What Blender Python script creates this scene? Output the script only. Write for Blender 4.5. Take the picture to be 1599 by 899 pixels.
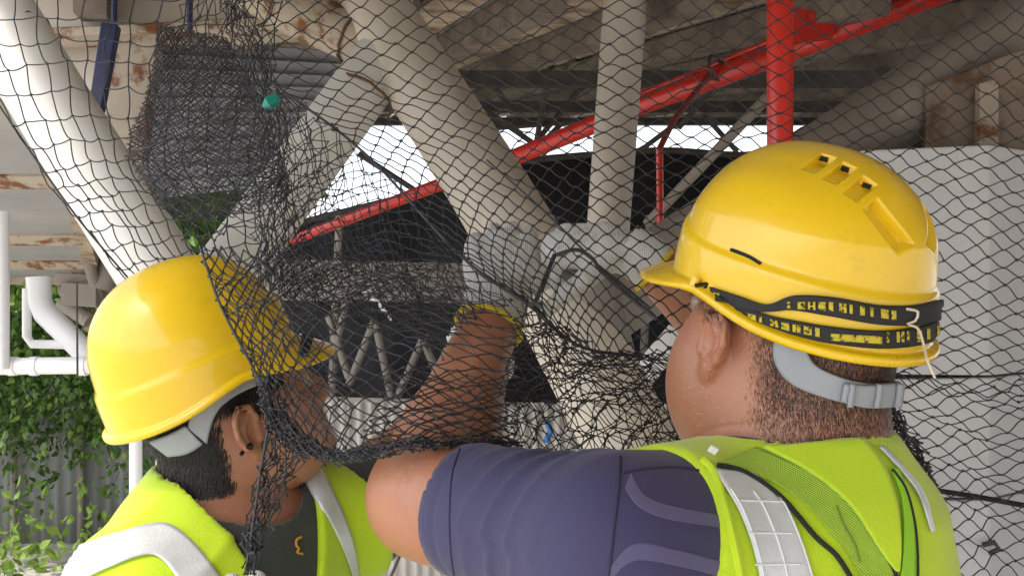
import bpy, bmesh, math, random
import numpy as np
from mathutils import Vector, Matrix
from mathutils.bvhtree import BVHTree
random.seed(7); RNG = np.random.default_rng(7)
for o in list(bpy.data.objects): bpy.data.objects.remove(o)
scene = bpy.context.scene; COL = scene.collection
# ------------------------------------------------------------------ camera, sky, sun, exposure
C = 1.62; F = 1500.0
cam = bpy.data.cameras.new('camera'); camo = bpy.data.objects.new('camera', cam); COL.objects.link(camo)
camo.location = (0, 0, C); camo.rotation_euler = (math.pi/2, 0, 0)
cam.sensor_width = 36; cam.lens = 36*F/1599; cam.clip_start = .02; cam.clip_end = 500
scene.camera = camo
SUN_AZ, SUN_EL = math.radians(-135), math.radians(58)      # azimuth from +Y, clockwise: light from the left, a little behind
world = bpy.data.worlds.new('World'); scene.world = world; world.use_nodes = True
wn = world.node_tree; sky = wn.nodes.new('ShaderNodeTexSky'); sky.sky_type = 'NISHITA'; sky.sun_disc = False
sky.sun_elevation = SUN_EL; sky.sun_rotation = SUN_AZ; sky.dust_density = 2.5; sky.air_density = .8; sky.ozone_density = .3
bgn = wn.nodes['Background']; hs = wn.nodes.new('ShaderNodeHueSaturation'); hs.inputs['Saturation'].default_value = .4; hs.inputs['Value'].default_value = 1.25   # milky, hazy sky
wn.links.new(sky.outputs[0], hs.inputs['Color']); wn.links.new(hs.outputs[0], bgn.inputs[0]); bgn.inputs[1].default_value = .15
sl = bpy.data.lights.new('sun', 'SUN'); sl.energy = 2.0; sl.angle = math.radians(9); sl.color = (1, .95, .87)
so = bpy.data.objects.new('sun', sl); COL.objects.link(so)
sd = Vector((math.sin(SUN_AZ)*math.cos(SUN_EL), math.cos(SUN_AZ)*math.cos(SUN_EL), math.sin(SUN_EL)))
so.rotation_euler = sd.to_track_quat('Z', 'Y').to_euler()
vs = scene.view_settings; vs.view_transform = 'Standard'; vs.look = 'None'; vs.gamma = 1; vs.exposure = 1.27
# ------------------------------------------------------------------ helpers
def P(px, py, Y): return Vector(((px-799.5)/F*Y, Y, C+(449.5-py)/F*Y))
def PA(a):
    a = np.asarray(a, float); o = np.empty_like(a)
    o[..., 0] = (a[..., 0]-799.5)/F*a[..., 2]; o[..., 1] = a[..., 2]; o[..., 2] = C+(449.5-a[..., 1])/F*a[..., 2]
    return o
def tag(o, label=None, cat=None, group=None, kind=None):
    if label: o['label'] = label
    if cat: o['category'] = cat
    if group: o['group'] = group
    if kind: o['kind'] = kind
    return o
def empty(name, loc, label, cat, group=None):
    e = bpy.data.objects.new(name, None); COL.objects.link(e); e.location = loc; e.empty_display_size = .05
    return tag(e, label, cat, group)
def wloc(o):
    v = Vector(o.location)
    if o.parent: v = v + Vector(o.matrix_parent_inverse.translation) + wloc(o.parent)
    return v
def setparent(o, par):
    if par is not None:
        o.parent = par; o.matrix_parent_inverse = Matrix.Translation(-wloc(par))
    return o
def mobj(name, verts, faces, mat, par=None, smooth=False, mats=None):
    me = bpy.data.meshes.new(name)
    me.from_pydata([tuple(v) for v in verts] if not isinstance(verts, np.ndarray) else verts.tolist(), [],
                   faces.tolist() if isinstance(faces, np.ndarray) else faces)
    if mat: me.materials.append(mat)
    me.update()
    if smooth: me.polygons.foreach_set('use_smooth', [True]*len(me.polygons))
    o = bpy.data.objects.new(name, me); COL.objects.link(o)
    return setparent(o, par)
class MB:
    def __init__(s): s.v = []; s.f = []
    def add(s, vs, fs):
        n = len(s.v); s.v += [tuple(v) for v in vs]; s.f += [tuple(i+n for i in f) for f in fs]; return s
    def box(s, lo, hi, R=None, at=(0, 0, 0)):
        vs = [Vector((x, y, z)) for x in (lo[0], hi[0]) for y in (lo[1], hi[1]) for z in (lo[2], hi[2])]
        if R is not None: vs = [R @ v for v in vs]
        vs = [v+Vector(at) for v in vs]
        return s.add(vs, [(0, 1, 3, 2), (4, 6, 7, 5), (0, 4, 5, 1), (2, 3, 7, 6), (0, 2, 6, 4), (1, 5, 7, 3)])
    def quadbox(s, pts, thick):     # planar quad extruded along its normal (away from the camera)
        p = [Vector(q) for q in pts]; n = (p[1]-p[0]).cross(p[3]-p[0]).normalized()
        if n.y < 0: n = -n
        q = [a+n*thick for a in p]
        return s.add(p+q, [(0, 1, 2, 3), (7, 6, 5, 4), (0, 4, 5, 1), (1, 5, 6, 2), (2, 6, 7, 3), (3, 7, 4, 0)])
    def tube(s, pts, r, n=16, cap=True):
        pts = [Vector(p) for p in pts]; m = len(pts); rs = r if isinstance(r, (list, tuple)) else [r]*m
        vs = []; up = None
        for i, p in enumerate(pts):
            t = (pts[min(i+1, m-1)]-pts[max(i-1, 0)]).normalized()
            if up is None: up = t.orthogonal().normalized()
            up = (up-t*up.dot(t)).normalized(); b = t.cross(up)
            for k in range(n):
                a = 2*math.pi*k/n; vs.append(p+(up*math.cos(a)+b*math.sin(a))*rs[i])
        fs = [(i*n+k, i*n+(k+1) % n, (i+1)*n+(k+1) % n, (i+1)*n+k) for i in range(m-1) for k in range(n)]
        if cap: fs += [tuple(range(n-1, -1, -1)), tuple(range((m-1)*n, m*n))]
        return s.add(vs, fs)
    def build(s, name, mat, par=None, smooth=False, bevel=0):
        o = mobj(name, s.v, s.f, mat, par, smooth)
        if smooth:
            try: o.data.set_sharp_from_angle(angle=math.radians(40))
            except Exception: pass
        if bevel:
            b = o.modifiers.new('bevel', 'BEVEL'); b.width = bevel; b.segments = 2; b.limit_method = 'ANGLE'
        return o
# ------------------------------------------------------------------ materials
def mat(name, col, rough=.6, spec=.5, metal=0, var=0, vscale=8, vcol=None, vth=None, bump=0, bscale=60, vstretch=None,
        coat=0, trans=0, sheen=0, sss=0, detail=6, var2=None):
    m = bpy.data.materials.new(name); m.use_nodes = True; nt = m.node_tree; b = nt.nodes['Principled BSDF']
    c4 = (*col, 1); L = nt.links.new; N = nt.nodes.new
    b.inputs['Base Color'].default_value = c4; b.inputs['Roughness'].default_value = rough
    b.inputs['Metallic'].default_value = metal; b.inputs['Specular IOR Level'].default_value = spec
    b.inputs['Coat Weight'].default_value = coat; b.inputs['Coat Roughness'].default_value = .07
    b.inputs['Sheen Weight'].default_value = sheen
    if sss:
        b.inputs['Subsurface Weight'].default_value = sss; b.inputs['Subsurface Radius'].default_value = (1, .35, .2)
        b.inputs['Subsurface Scale'].default_value = .006
    tc = N('ShaderNodeTexCoord'); src = tc.outputs['Object']
    if vstretch:
        mp = N('ShaderNodeMapping'); mp.inputs['Scale'].default_value = vstretch; L(src, mp.inputs[0]); src = mp.outputs[0]
    colsock = None
    if var or vcol:
        n = N('ShaderNodeTexNoise'); n.inputs['Scale'].default_value = vscale; n.inputs['Detail'].default_value = detail
        n.inputs['Roughness'].default_value = .65; L(src, n.inputs['Vector'])
        r = N('ShaderNodeValToRGB'); L(n.outputs['Fac'], r.inputs[0]); e = r.color_ramp.elements
        if vcol:
            lo, hi = vth or (.55, .7)
            e[0].position = lo; e[0].color = c4; e[1].position = hi; e[1].color = (*vcol, 1)
        else:
            e[0].position = .3; e[0].color = tuple(c*(1-var) for c in col)+(1,); e[1].position = .7
            e[1].color = tuple(min(1, c*(1+var)) for c in col)+(1,)
        colsock = r.outputs[0]
        if var2:
            n2 = N('ShaderNodeTexNoise'); n2.inputs['Scale'].default_value = vscale*.23; n2.inputs['Detail'].default_value = 5; L(src, n2.inputs['Vector'])
            mr = N('ShaderNodeMapRange'); mr.inputs[1].default_value = .3; mr.inputs[2].default_value = .7
            mr.inputs[3].default_value = 1-var2; mr.inputs[4].default_value = 1+var2*.5; L(n2.outputs['Fac'], mr.inputs[0])
            mx = N('ShaderNodeMix'); mx.data_type = 'RGBA'; mx.blend_type = 'MULTIPLY'; mx.inputs[0].default_value = 1
            L(colsock, mx.inputs[6]); L(mr.outputs[0], mx.inputs[7]); colsock = mx.outputs[2]
        L(colsock, b.inputs['Base Color'])
    if bump:
        n = N('ShaderNodeTexNoise'); n.inputs['Scale'].default_value = bscale; n.inputs['Detail'].default_value = 4; L(src, n.inputs['Vector'])
        bp = N('ShaderNodeBump'); bp.inputs['Strength'].default_value = bump; bp.inputs['Distance'].default_value = .002
        L(n.outputs['Fac'], bp.inputs['Height']); L(bp.outputs[0], b.inputs['Normal'])
    if trans:
        t = N('ShaderNodeBsdfTranslucent'); ms = N('ShaderNodeMixShader'); ms.inputs[0].default_value = trans
        t.inputs[0].default_value = c4
        if colsock: L(colsock, t.inputs[0])
        L(b.outputs[0], ms.inputs[1]); L(t.outputs[0], ms.inputs[2]); L(ms.outputs[0], nt.nodes['Material Output'].inputs[0])
    return m
def wavebump(m, scale, strength, direction='DIAGONAL', dist=.002, distortion=0, stretch=None):
    nt = m.node_tree; b = nt.nodes['Principled BSDF']; N = nt.nodes.new; L = nt.links.new
    tc = N('ShaderNodeTexCoord'); w = N('ShaderNodeTexWave'); w.bands_direction = direction
    w.inputs['Scale'].default_value = scale; w.inputs['Distortion'].default_value = distortion
    if stretch:
        mp = N('ShaderNodeMapping'); mp.inputs['Rotation'].default_value = stretch; L(tc.outputs['Object'], mp.inputs[0]); L(mp.outputs[0], w.inputs[0])
    else: L(tc.outputs['Object'], w.inputs[0])
    bp = N('ShaderNodeBump'); bp.inputs['Strength'].default_value = strength; bp.inputs['Distance'].default_value = dist
    L(w.outputs['Fac'], bp.inputs['Height'])
    if b.inputs['Normal'].links: L(b.inputs['Normal'].links[0].from_socket, bp.inputs['Normal'])
    L(bp.outputs[0], b.inputs['Normal']); return m
M = {}
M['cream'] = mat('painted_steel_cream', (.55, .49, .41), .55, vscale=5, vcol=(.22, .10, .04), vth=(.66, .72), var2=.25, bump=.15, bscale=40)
M['cream2'] = mat('painted_steel_grey', (.27, .24, .21), .6, vscale=4, vcol=(.24, .19, .14), vth=(.6, .8), var2=.3, bump=.15, bscale=30)  # grey paint, darkened to carry the main tube's shaded side under the gloves
M['white_pipe'] = mat('painted_steel_white', (.58, .56, .52), .5, vscale=6, vcol=(.40, .36, .30), vth=(.62, .78), var2=.15, bump=.1, bscale=40)
M['brown_steel'] = mat('weathered_steel', (.31, .27, .23), .7, vscale=7, vcol=(.38, .36, .33), vth=(.64, .72), var2=.35, bump=.2, bscale=30)
M['rusty'] = mat('rusty_paint', (.46, .39, .30), .75, vscale=11, vcol=(.20, .075, .02), vth=(.5, .6), var2=.3, bump=.5, bscale=60)
M['rustweld'] = mat('rust', (.11, .06, .03), .85, var=.5, vscale=40, bump=.8, bscale=120)
M['red'] = mat('red_gloss_paint', (.62, .022, .010), .35, var=.2, vscale=9, coat=.3)
M['darkbar'] = mat('dark_steel', (.07, .06, .05), .7, var=.4, vscale=9)
M['sheet'] = mat('weathered_roof_sheet', (.55, .49, .41), .7, var=.35, vscale=3, vstretch=(1, .25, 1), var2=.35)
M['grey_sheet'] = mat('grey_lapped_sheet', (.17, .17, .175), .65, var=.25, vscale=4, var2=.3)
M['timber'] = mat('stained_purlin', (.50, .40, .29), .8, vscale=6, vcol=(.13, .08, .045), vth=(.45, .65), var2=.3)
M['purlin'] = mat('dark_purlin', (.20, .16, .125), .75, var=.4, vscale=7)
M['shade'] = mat('dark_shade_cloth', (.024, .024, .029), .85, var=.5, vscale=5, var2=.5)
M['concrete'] = mat('white_painted_column', (.62, .62, .62), .8, var=.06, vscale=5, var2=.12, bump=.2, bscale=25)
M['concrete2'] = mat('shaded_beige_side', (.50, .47, .43), .85, var=.08, vscale=5, bump=.2, bscale=25)  # darker copy for the column's side face, shade in the colour; unused
M['pvc'] = mat('white_pvc', (.82, .82, .82), .35, var=.03, vscale=3)
M['panel'] = mat('soffit_board', (.42, .41, .40), .7, var=.12, vscale=3, var2=.2)
M['corr'] = mat('off_white_sheet', (.62, .58, .52), .6, var=.1, vscale=4, vstretch=(1, 1, .2))
M['fence'] = mat('grey_fence_sheet', (.30, .30, .31), .6, var=.2, vscale=3, vstretch=(1, 1, .2))
M['ground'] = mat('gravel_ground', (.42, .40, .37), .95, var=.4, vscale=30, bump=1, bscale=50)
M['bark'] = mat('bark', (.12, .09, .06), .9, var=.4, vscale=12, bump=1, bscale=30)
M['leaf'] = mat('leaf_green', (.10, .19, .035), .5, var=.6, vscale=1.7, trans=.35, detail=3)
M['leaf2'] = mat('leaf_light', (.20, .31, .05), .5, var=.5, vscale=2.5, trans=.4, detail=3)
M['skinR'] = mat('skin_tan', (.43, .195, .11), .42, var=.12, vscale=14, bump=.28, bscale=330, sss=.12, spec=.55)
M['skinL'] = mat('skin_brown', (.37, .17, .10), .45, var=.12, vscale=14, bump=.28, bscale=330, sss=.12)
M['hairmat'] = mat('black_hair', (.012, .010, .009), .5)
M['stubble'] = mat('short_hair', (.014, .009, .007), .6)
M['yellow'] = mat('yellow_helmet_plastic', (.85, .55, .005), .3, var=.05, vscale=9, coat=.6, bump=.05, bscale=90)
def wear(m, tint, lo, hi, scale, stretch=None, rough=None, amount=1.0):
    nt = m.node_tree; b = nt.nodes['Principled BSDF']; N = nt.nodes.new; L = nt.links.new
    tc = N('ShaderNodeTexCoord'); mp = N('ShaderNodeMapping'); mp.inputs['Scale'].default_value = stretch or (1, 1, 1); mp.inputs['Rotation'].default_value = (.3, .5, .7); L(tc.outputs['Object'], mp.inputs[0])
    n = N('ShaderNodeTexNoise'); n.inputs['Scale'].default_value = scale; n.inputs['Detail'].default_value = 8; n.inputs['Roughness'].default_value = .7; L(mp.outputs[0], n.inputs['Vector'])
    mr = N('ShaderNodeMapRange'); mr.inputs[1].default_value = lo; mr.inputs[2].default_value = hi; mr.inputs[4].default_value = amount; L(n.outputs['Fac'], mr.inputs[0])
    mx = N('ShaderNodeMix'); mx.data_type = 'RGBA'; L(mr.outputs[0], mx.inputs[0]); src = b.inputs['Base Color']
    if src.links: L(src.links[0].from_socket, mx.inputs[6])
    else: mx.inputs[6].default_value = src.default_value
    mx.inputs[7].default_value = (*tint, 1); L(mx.outputs[2], src)
    if rough:
        r2 = N('ShaderNodeMapRange'); r2.inputs[1].default_value = .3; r2.inputs[2].default_value = .7; r2.inputs[3].default_value = rough[0]; r2.inputs[4].default_value = rough[1]; L(n.outputs['Fac'], r2.inputs[0]); L(r2.outputs[0], b.inputs['Roughness'])
    return m
wear(M['yellow'], (.30, .19, .03), .60, .80, 14, None, (.2, .42), .55)
wear(M['yellow'], (.25, .16, .03), .66, .72, 22, (1, 9, 2), None, .5)
wear(M['skinR'], (.45, .155, .09), .45, .70, 26, None, (.30, .52), .6)
wear(M['skinL'], (.40, .14, .08), .45, .70, 26, None, (.34, .55), .6)
M['grey_plastic'] = mat('grey_plastic', (.31, .33, .36), .45, var=.06, vscale=20)
M['vest'] = mat('lime_vest_fabric', (.57, .78, .012), .75, var=.06, vscale=10, sheen=.3, bump=.35, bscale=500, trans=.1)
wear(M['vest'], (.36, .50, .03), .58, .78, 9, None, None, .35)
M['vest_web'] = wavebump(mat('lime_webbing', (.46, .72, .02), .7, var=.05, vscale=10, sheen=.2), 190, .9, 'DIAGONAL')
M['vest_dark'] = mat('green_webbing', (.27, .55, .02), .7, var=.08, vscale=10)
M['piping'] = mat('black_piping', (.012, .016, .012), .8, bump=.6, bscale=400)
M['tape'] = mat('reflective_tape', (.66, .68, .69), .38, metal=.25, var=.10, vscale=25, bump=.2, bscale=300)
M['tape2'] = mat('tape_stitching', (.80, .81, .82), .5, var=.06, vscale=30)
M['navy'] = mat('navy_jersey', (.040, .035, .098), .75, var=.08, vscale=12, sheen=.12, bump=.25, bscale=650)
M['lilac'] = mat('jersey_chevron', (.085, .076, .165), .72, var=.05, vscale=12, sheen=.3)
M['seam'] = mat('seam_thread', (.025, .022, .06), .8)
M['tee'] = mat('charcoal_tee', (.030, .034, .031), .85, var=.12, vscale=12, sheen=.3, bump=.3, bscale=500)
M['trouser'] = mat('dark_trousers', (.03, .033, .045), .85, var=.15, vscale=14)
M['boot'] = mat('black_boot', (.015, .014, .013), .5)
M['glove'] = wavebump(mat('knitted_glove', (.68, .68, .66), .9, vscale=55, vcol=(.46, .40, .28), vth=(.55, .75), var2=.12, bump=.5, bscale=260), 130, .45, 'X')
M['cuff'] = mat('yellow_cuff_thread', (.70, .50, .02), .8)
M['net'] = mat('black_net_cord', (.034, .034, .038), .55, var=.3, vscale=50)
M['strap'] = mat('black_elastic', (.018, .018, .020), .75, bump=.5, bscale=300)
M['strap_y'] = mat('woven_yellow', (.58, .46, .03), .8, vscale=260, vcol=(.03, .03, .02), vth=(.52, .6))
M['cord'] = mat('pale_string', (.72, .62, .50), .8)
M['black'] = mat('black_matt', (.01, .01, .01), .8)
M['blue'] = mat('dark_blue_paint', (.010, .016, .065), .5, var=.3, vscale=20)
M['bluepaint'] = mat('chipped_blue_paint', (.03, .05, .20), .5, vscale=45, vcol=(.55, .52, .42), vth=(.46, .56))
M['teal'] = mat('teal_plastic', (.005, .22, .17), .3)
M['shred'] = mat('white_shred', (.85, .85, .84), .6)
M['orange'] = mat('orange_print', (.55, .27, .03), .8)
M['metal'] = mat('dark_stud', (.05, .04, .03), .25, metal=1)
M['eye'] = mat('eye', (.35, .28, .22), .15)
M['bright_blue'] = mat('blue_plastic', (.02, .14, .42), .5)
M['dirt'] = mat('grime', (.20, .30, .03), .9)
wear(M['sheet'], (.20, .12, .065), .48, .72, 2.4, (1, .3, 1), None, .8)
wear(M['brown_steel'], (.60, .58, .55), .665, .70, 9, (1, 1, .45), None, .8)
wear(M['cream'], (.30, .24, .17), .52, .75, 3.2, (1, 1, .35), None, .6)
wear(M['red'], (.22, .02, .012), .58, .70, 16, None, None, .7)
wear(M['concrete'], (.40, .39, .37), .55, .75, 3, (1, 1, .3), None, .5)
# ------------------------------------------------------------------ signed-distance modelling
def smin(a, b, k):
    h = np.clip(.5+.5*(b-a)/k, 0, 1); return b+(a-b)*h-k*h*(1-h)
class SDF:
    def __init__(s, lo, hi, vox):
        s.lo = np.array(lo, float); s.vox = vox; s.n = np.ceil((np.array(hi)-s.lo)/vox).astype(int)+1
        s.d = np.full(s.n, .3, np.float32)
    def sub(s, lo, hi, pad):
        i0 = np.clip(np.floor((np.array(lo)-pad-s.lo)/s.vox).astype(int), 0, s.n)
        i1 = np.clip(np.ceil((np.array(hi)+pad-s.lo)/s.vox).astype(int)+1, 0, s.n)
        if (i1 <= i0).any(): return None
        sl = tuple(slice(a, b) for a, b in zip(i0, i1))
        ax = [s.lo[i]+s.vox*np.arange(i0[i], i1[i], dtype=np.float32) for i in range(3)]
        return sl, np.meshgrid(*ax, indexing='ij')
    def comb(s, sl, d, k, op):
        c = s.d[sl]
        if op == 'u': s.d[sl] = smin(c, d, k)
        else: s.d[sl] = -smin(-c, d, k)
    def cone(s, a, b, ra, rb, k=.02, op='u'):
        a = np.array(a, float); b = np.array(b, float); R = max(ra, rb)
        q = s.sub(np.minimum(a, b)-R, np.maximum(a, b)+R, k+.02)
        if q is None: return s
        sl, (X, Y, Z) = q; ab = b-a; L = max(ab@ab, 1e-9)
        t = np.clip(((X-a[0])*ab[0]+(Y-a[1])*ab[1]+(Z-a[2])*ab[2])/L, 0, 1)
        d = np.sqrt((X-a[0]-t*ab[0])**2+(Y-a[1]-t*ab[1])**2+(Z-a[2]-t*ab[2])**2)-(ra+(rb-ra)*t)
        s.comb(sl, d, k, op); return s
    def chain(s, pts, rs, k=.02):
        for i in range(len(pts)-1): s.cone(pts[i], pts[i+1], rs[i], rs[i+1], k)
        return s
    def ell(s, c, r, ax=None, k=.02, op='u'):
        c = np.array(c, float); r = np.array(r, float); A = np.eye(3) if ax is None else np.array([list(v) for v in ax])
        ext = np.sqrt(((A.T*r)**2).sum(1))
        q = s.sub(c-ext, c+ext, k+.02)
        if q is None: return s
        sl, (X, Y, Z) = q; D = [X-c[0], Y-c[1], Z-c[2]]
        u = [sum(A[i][j]*D[j] for j in range(3)) for i in range(3)]
        k0 = np.sqrt(sum((u[i]/r[i])**2 for i in range(3))); k1 = np.sqrt(sum((u[i]/r[i]**2)**2 for i in range(3)))+1e-9
        s.comb(sl, k0*(k0-1)/k1, k, op); return s
    def halfspace(s, p, n):          # keep the side the normal points away from
        X, Y, Z = np.meshgrid(*[s.lo[i]+s.vox*np.arange(s.n[i], dtype=np.float32) for i in range(3)], indexing='ij')
        s.d = np.maximum(s.d, (X-p[0])*n[0]+(Y-p[1])*n[1]+(Z-p[2])*n[2]); return s
    def mesh(s):
        d = s.d; ins = d < 0; n = s.n-1
        cnt = np.zeros(n, np.int8)
        offs = [(i, j, k) for i in (0, 1) for j in (0, 1) for k in (0, 1)]
        for i, j, k in offs: cnt += ins[i:i+n[0], j:j+n[1], k:k+n[2]]
        act = (cnt > 0) & (cnt < 8); idx = np.argwhere(act)
        vid = np.full(n, -1, np.int32); vid[act] = np.arange(len(idx))
        val = np.stack([d[idx[:, 0]+i, idx[:, 1]+j, idx[:, 2]+k] for i, j, k in offs], 1)
        acc = np.zeros((len(idx), 3)); w = np.zeros(len(idx)); O = np.array(offs, float)
        for a in range(8):
            for b in range(a+1, 8):
                if np.abs(O[a]-O[b]).sum() != 1: continue
                va, vb = val[:, a], val[:, b]; m = (va < 0) != (vb < 0)
                t = np.where(m, va/np.where(m, va-vb, 1), 0)
                acc += np.where(m[:, None], O[a]+(O[b]-O[a])*t[:, None], 0); w += m
        verts = s.lo+s.vox*(idx+acc/w[:, None])
        faces = []
        for ax in range(3):
            b, c = (ax+1) % 3, (ax+2) % 3
            A = [slice(None)]*3; B = [slice(None)]*3; A[ax] = slice(0, -1); B[ax] = slice(1, None)
            ia, ib = ins[tuple(A)], ins[tuple(B)]
            e = np.argwhere(ia != ib); e = e[(e[:, b] > 0) & (e[:, c] > 0) & (e[:, b] < n[b]) & (e[:, c] < n[c])]
            flip = ia[tuple(e.T)]
            def g(db, dc):
                q = e.copy(); q[:, b] += db; q[:, c] += dc; return vid[tuple(q.T)]
            f = np.stack([g(-1, -1), g(0, -1), g(0, 0), g(-1, 0)], 1)
            f[~flip] = f[~flip][:, ::-1]; faces.append(f)
        return verts, np.concatenate(faces)
def relax(v, f, it=2, lam=.5):
    e = np.concatenate([f[:, [0, 1]], f[:, [1, 2]], f[:, [2, 3]], f[:, [3, 0]]]); e = np.concatenate([e, e[:, ::-1]])
    deg = np.bincount(e[:, 0], minlength=len(v))[:, None]
    for _ in range(it):
        s = np.stack([np.bincount(e[:, 0], weights=v[e[:, 1], i], minlength=len(v)) for i in range(3)], 1)
        v = v+lam*(s/np.maximum(deg, 1)-v)
    return v
def vnormals(v, f):
    n = np.cross(v[f[:, 2]]-v[f[:, 0]], v[f[:, 3]]-v[f[:, 1]]); o = np.zeros_like(v)
    for k in range(4):
        for i in range(3): o[:, i] += np.bincount(f[:, k], weights=n[:, i], minlength=len(v))
    return o/np.maximum(np.linalg.norm(o, axis=1), 1e-9)[:, None]
def noise3(v, s, seed):              # cheap smooth noise: sum of rotated sines
    r = np.random.default_rng(seed); o = np.zeros(len(v))
    for k in range(6):
        w = r.normal(size=3); w *= s*(.6+.25*k)/np.linalg.norm(w); o += np.sin(v@w+r.uniform(0, 6.28))/(1+.4*k)
    return o/3
# drape strips onto built surfaces: edge polylines are looked up on the surface itself, then lifted off it
def bvh_of(*objs):
    vs = []; fs = []
    for o in objs:
        n = len(vs); vs += [o.matrix_basis @ v.co if o.parent is None else v.co for v in o.data.vertices]
        fs += [tuple(i+n for i in p.vertices) for p in o.data.polygons]
    return BVHTree.FromPolygons(vs, fs)
def resample(pts, n):
    p = np.array(pts, float); m = len(p)
    if m > 2:
        t = np.linspace(0, m-1, 24*m); i = np.clip(t.astype(int), 0, m-2); u = (t-i)[:, None]
        q = np.vstack([2*p[0]-p[1], p, 2*p[-1]-p[-2]]); a, b, c, d = q[i], q[i+1], q[i+2], q[i+3]
        p = .5*(2*b+(c-a)*u+(2*a-5*b+4*c-d)*u*u+(3*b-a-3*c+d)*u**3)
    L = np.r_[0, np.cumsum(np.linalg.norm(np.diff(p, axis=0), axis=1))]
    return np.stack([np.interp(np.linspace(0, L[-1], n), L, p[:, k]) for k in range(p.shape[1])], 1)
CAMP = Vector((0, 0, C))
def hit(bv, px, py, off):
    d = Vector(((px-799.5)/F, 1, (449.5-py)/F)).normalized(); r = bv.ray_cast(CAMP, d)
    if r[0] is None: return None
    n = r[1] if r[1].dot(d) < 0 else -r[1]
    return r[0]+n*off, n
def strip(name, bv, ea, eb, m, par, off=.002, n=40, w=6, thick=.0015, smoothit=2):
    A = resample(ea, n); B = resample(eb, n); G = {}
    for i in range(n):
        for j in range(w+1):
            q = A[i]+(B[i]-A[i])*j/w; h = hit(bv, q[0], q[1], off)
            if h: G[i, j] = h
    idx = {}; vs = []
    for k in G: idx[k] = len(vs); vs.append(G[k][0])
    fs = []
    for i in range(n-1):
        for j in range(w):
            ks = [(i, j), (i+1, j), (i+1, j+1), (i, j+1)]
            if all(k in G for k in ks):
                p = [G[k][0] for k in ks]
                if max((p[a]-p[(a+1) % 4]).length for a in range(4)) < .1: fs.append(tuple(idx[k] for k in ks))
    lab_ = list(range(len(vs)))                       # keep the one connected piece
    def find(a):
        while lab_[a] != a: lab_[a] = lab_[lab_[a]]; a = lab_[a]
        return a
    for q in fs:
        for k in q[1:]: lab_[find(k)] = find(q[0])
    cnt = {}
    for q in fs: cnt[find(q[0])] = cnt.get(find(q[0]), 0)+1
    if cnt: best = max(cnt, key=cnt.get); fs = [q for q in fs if find(q[0]) == best]
    use = sorted({k for q in fs for k in q}); rm = {k: i for i, k in enumerate(use)}; vs = [vs[k] for k in use]; fs = [tuple(rm[k] for k in q) for q in fs]
    o = mobj(name, vs, fs, m, par, True)
    sm = o.modifiers.new('smooth', 'SMOOTH'); sm.iterations = smoothit; sm.factor = .5
    so_ = o.modifiers.new('solid', 'SOLIDIFY'); so_.thickness = thick; so_.offset = 0
    return o
def bead(name, bv, pts, r, m, par, n=60, off=.001, sides=8):
    A = resample(pts, n); q = [hit(bv, a[0], a[1], off) for a in A]; q = [h[0] for h in q if h]
    seg = [q[0]]
    for p in q[1:]:
        if (p-seg[-1]).length < .05: seg.append(p)
    return MB().tube(seg, r, sides).build(name, m, par, True)
# ================================================================== SETTING
g = MB().add([(-120, -60, 0), (120, -60, 0), (120, 260, 0), (-120, 260, 0)], [(0, 1, 2, 3)]).build('ground', M['ground']); tag(g, kind='structure')
def corrugated(p0, du, dv, lu, lv, pitch, amp, nrm, name, m, par):   # sheet from p0, ribs run along dv
    p0 = Vector(p0); du = Vector(du).normalized(); dv = Vector(dv).normalized(); nrm = Vector(nrm).normalized()
    k = max(2, int(lu/pitch)*6); vs = []
    for i in range(k+1):
        u = lu*i/k; h = amp*math.tanh(2.2*math.sin(2*math.pi*u/pitch))
        vs += [p0+du*u+nrm*h, p0+du*u+dv*lv+nrm*h]
    o = mobj(name, vs, [(2*i, 2*i+2, 2*i+3, 2*i+1) for i in range(k)], m, par, True)
    s = o.modifiers.new('solid', 'SOLIDIFY'); s.thickness = .0012
    return o
# ---- main roof: long sheets and purlins rising away from the viewer
Z0, SL = .534, .129
U = Vector((-.297, 1, SL))
def RP(s, Y, dz=0): return Vector((s, 0, C+Z0+dz))+U*Y
roof = empty('roof', RP(2, 6), 'dark weathered corrugated roof with purlins overhead above both workers', 'roof')
Un = U.normalized(); Rn = Vector((0, -SL, 1)).normalized()
for i in range(14):
    s0 = -.75+i*.78
    corrugated(RP(s0, 2.75, .03+.006*(i % 2)), (1, 0, 0), U, .80, 8.1*U.length, .076, .011, Rn, 'roof_sheet', M['sheet'], roof)
def beam(a, b, w, h, m, name, par):
    a = Vector(a); b = Vector(b); t = (b-a).normalized(); s = t.cross(Vector((0, 0, 1))).normalized(); u = s.cross(t)
    c = [s*w/2*i+u*h/2*j for i, j in ((-1, -1), (1, -1), (1, 1), (-1, 1))]
    return MB().add([a+x for x in c]+[b+x for x in c], [(0, 3, 2, 1), (4, 5, 6, 7), (0, 1, 5, 4), (1, 2, 6, 5), (2, 3, 7, 6), (3, 0, 4, 7)]).build(name, m, par)
for i, s in enumerate((-.4, .1, .52, .95, 1.38, 1.9, 2.5, 3.2, 4.0, 4.9, 5.9, 7.0, 8.2)):
    beam(RP(s, 2.8, -.045), RP(s, 10.85, -.045), .09, .10, M['purlin'], 'purlin', roof)
    beam(RP(s+.21, 2.8, -.012), RP(s+.21, 10.85, -.012), .16, .022, M['timber'], 'timber_batten', roof)
for i in range(12):  # unseen sheets above workers and camera, added to cut the light reaching them
    corrugated(RP(-.62+i*.78, -2.2, .034+.006*(i % 2)), (1, 0, 0), U, .80, 4.96*U.length, .076, .011, Rn, 'roof_sheet', M['sheet'], roof)
for Y in (4.6, 6.8, 9.2):
    beam(RP(-1.1+.297*0, Y, -.13), RP(10, Y, -.13), .07, .07, M['darkbar'], 'cross_rafter', roof)
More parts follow.
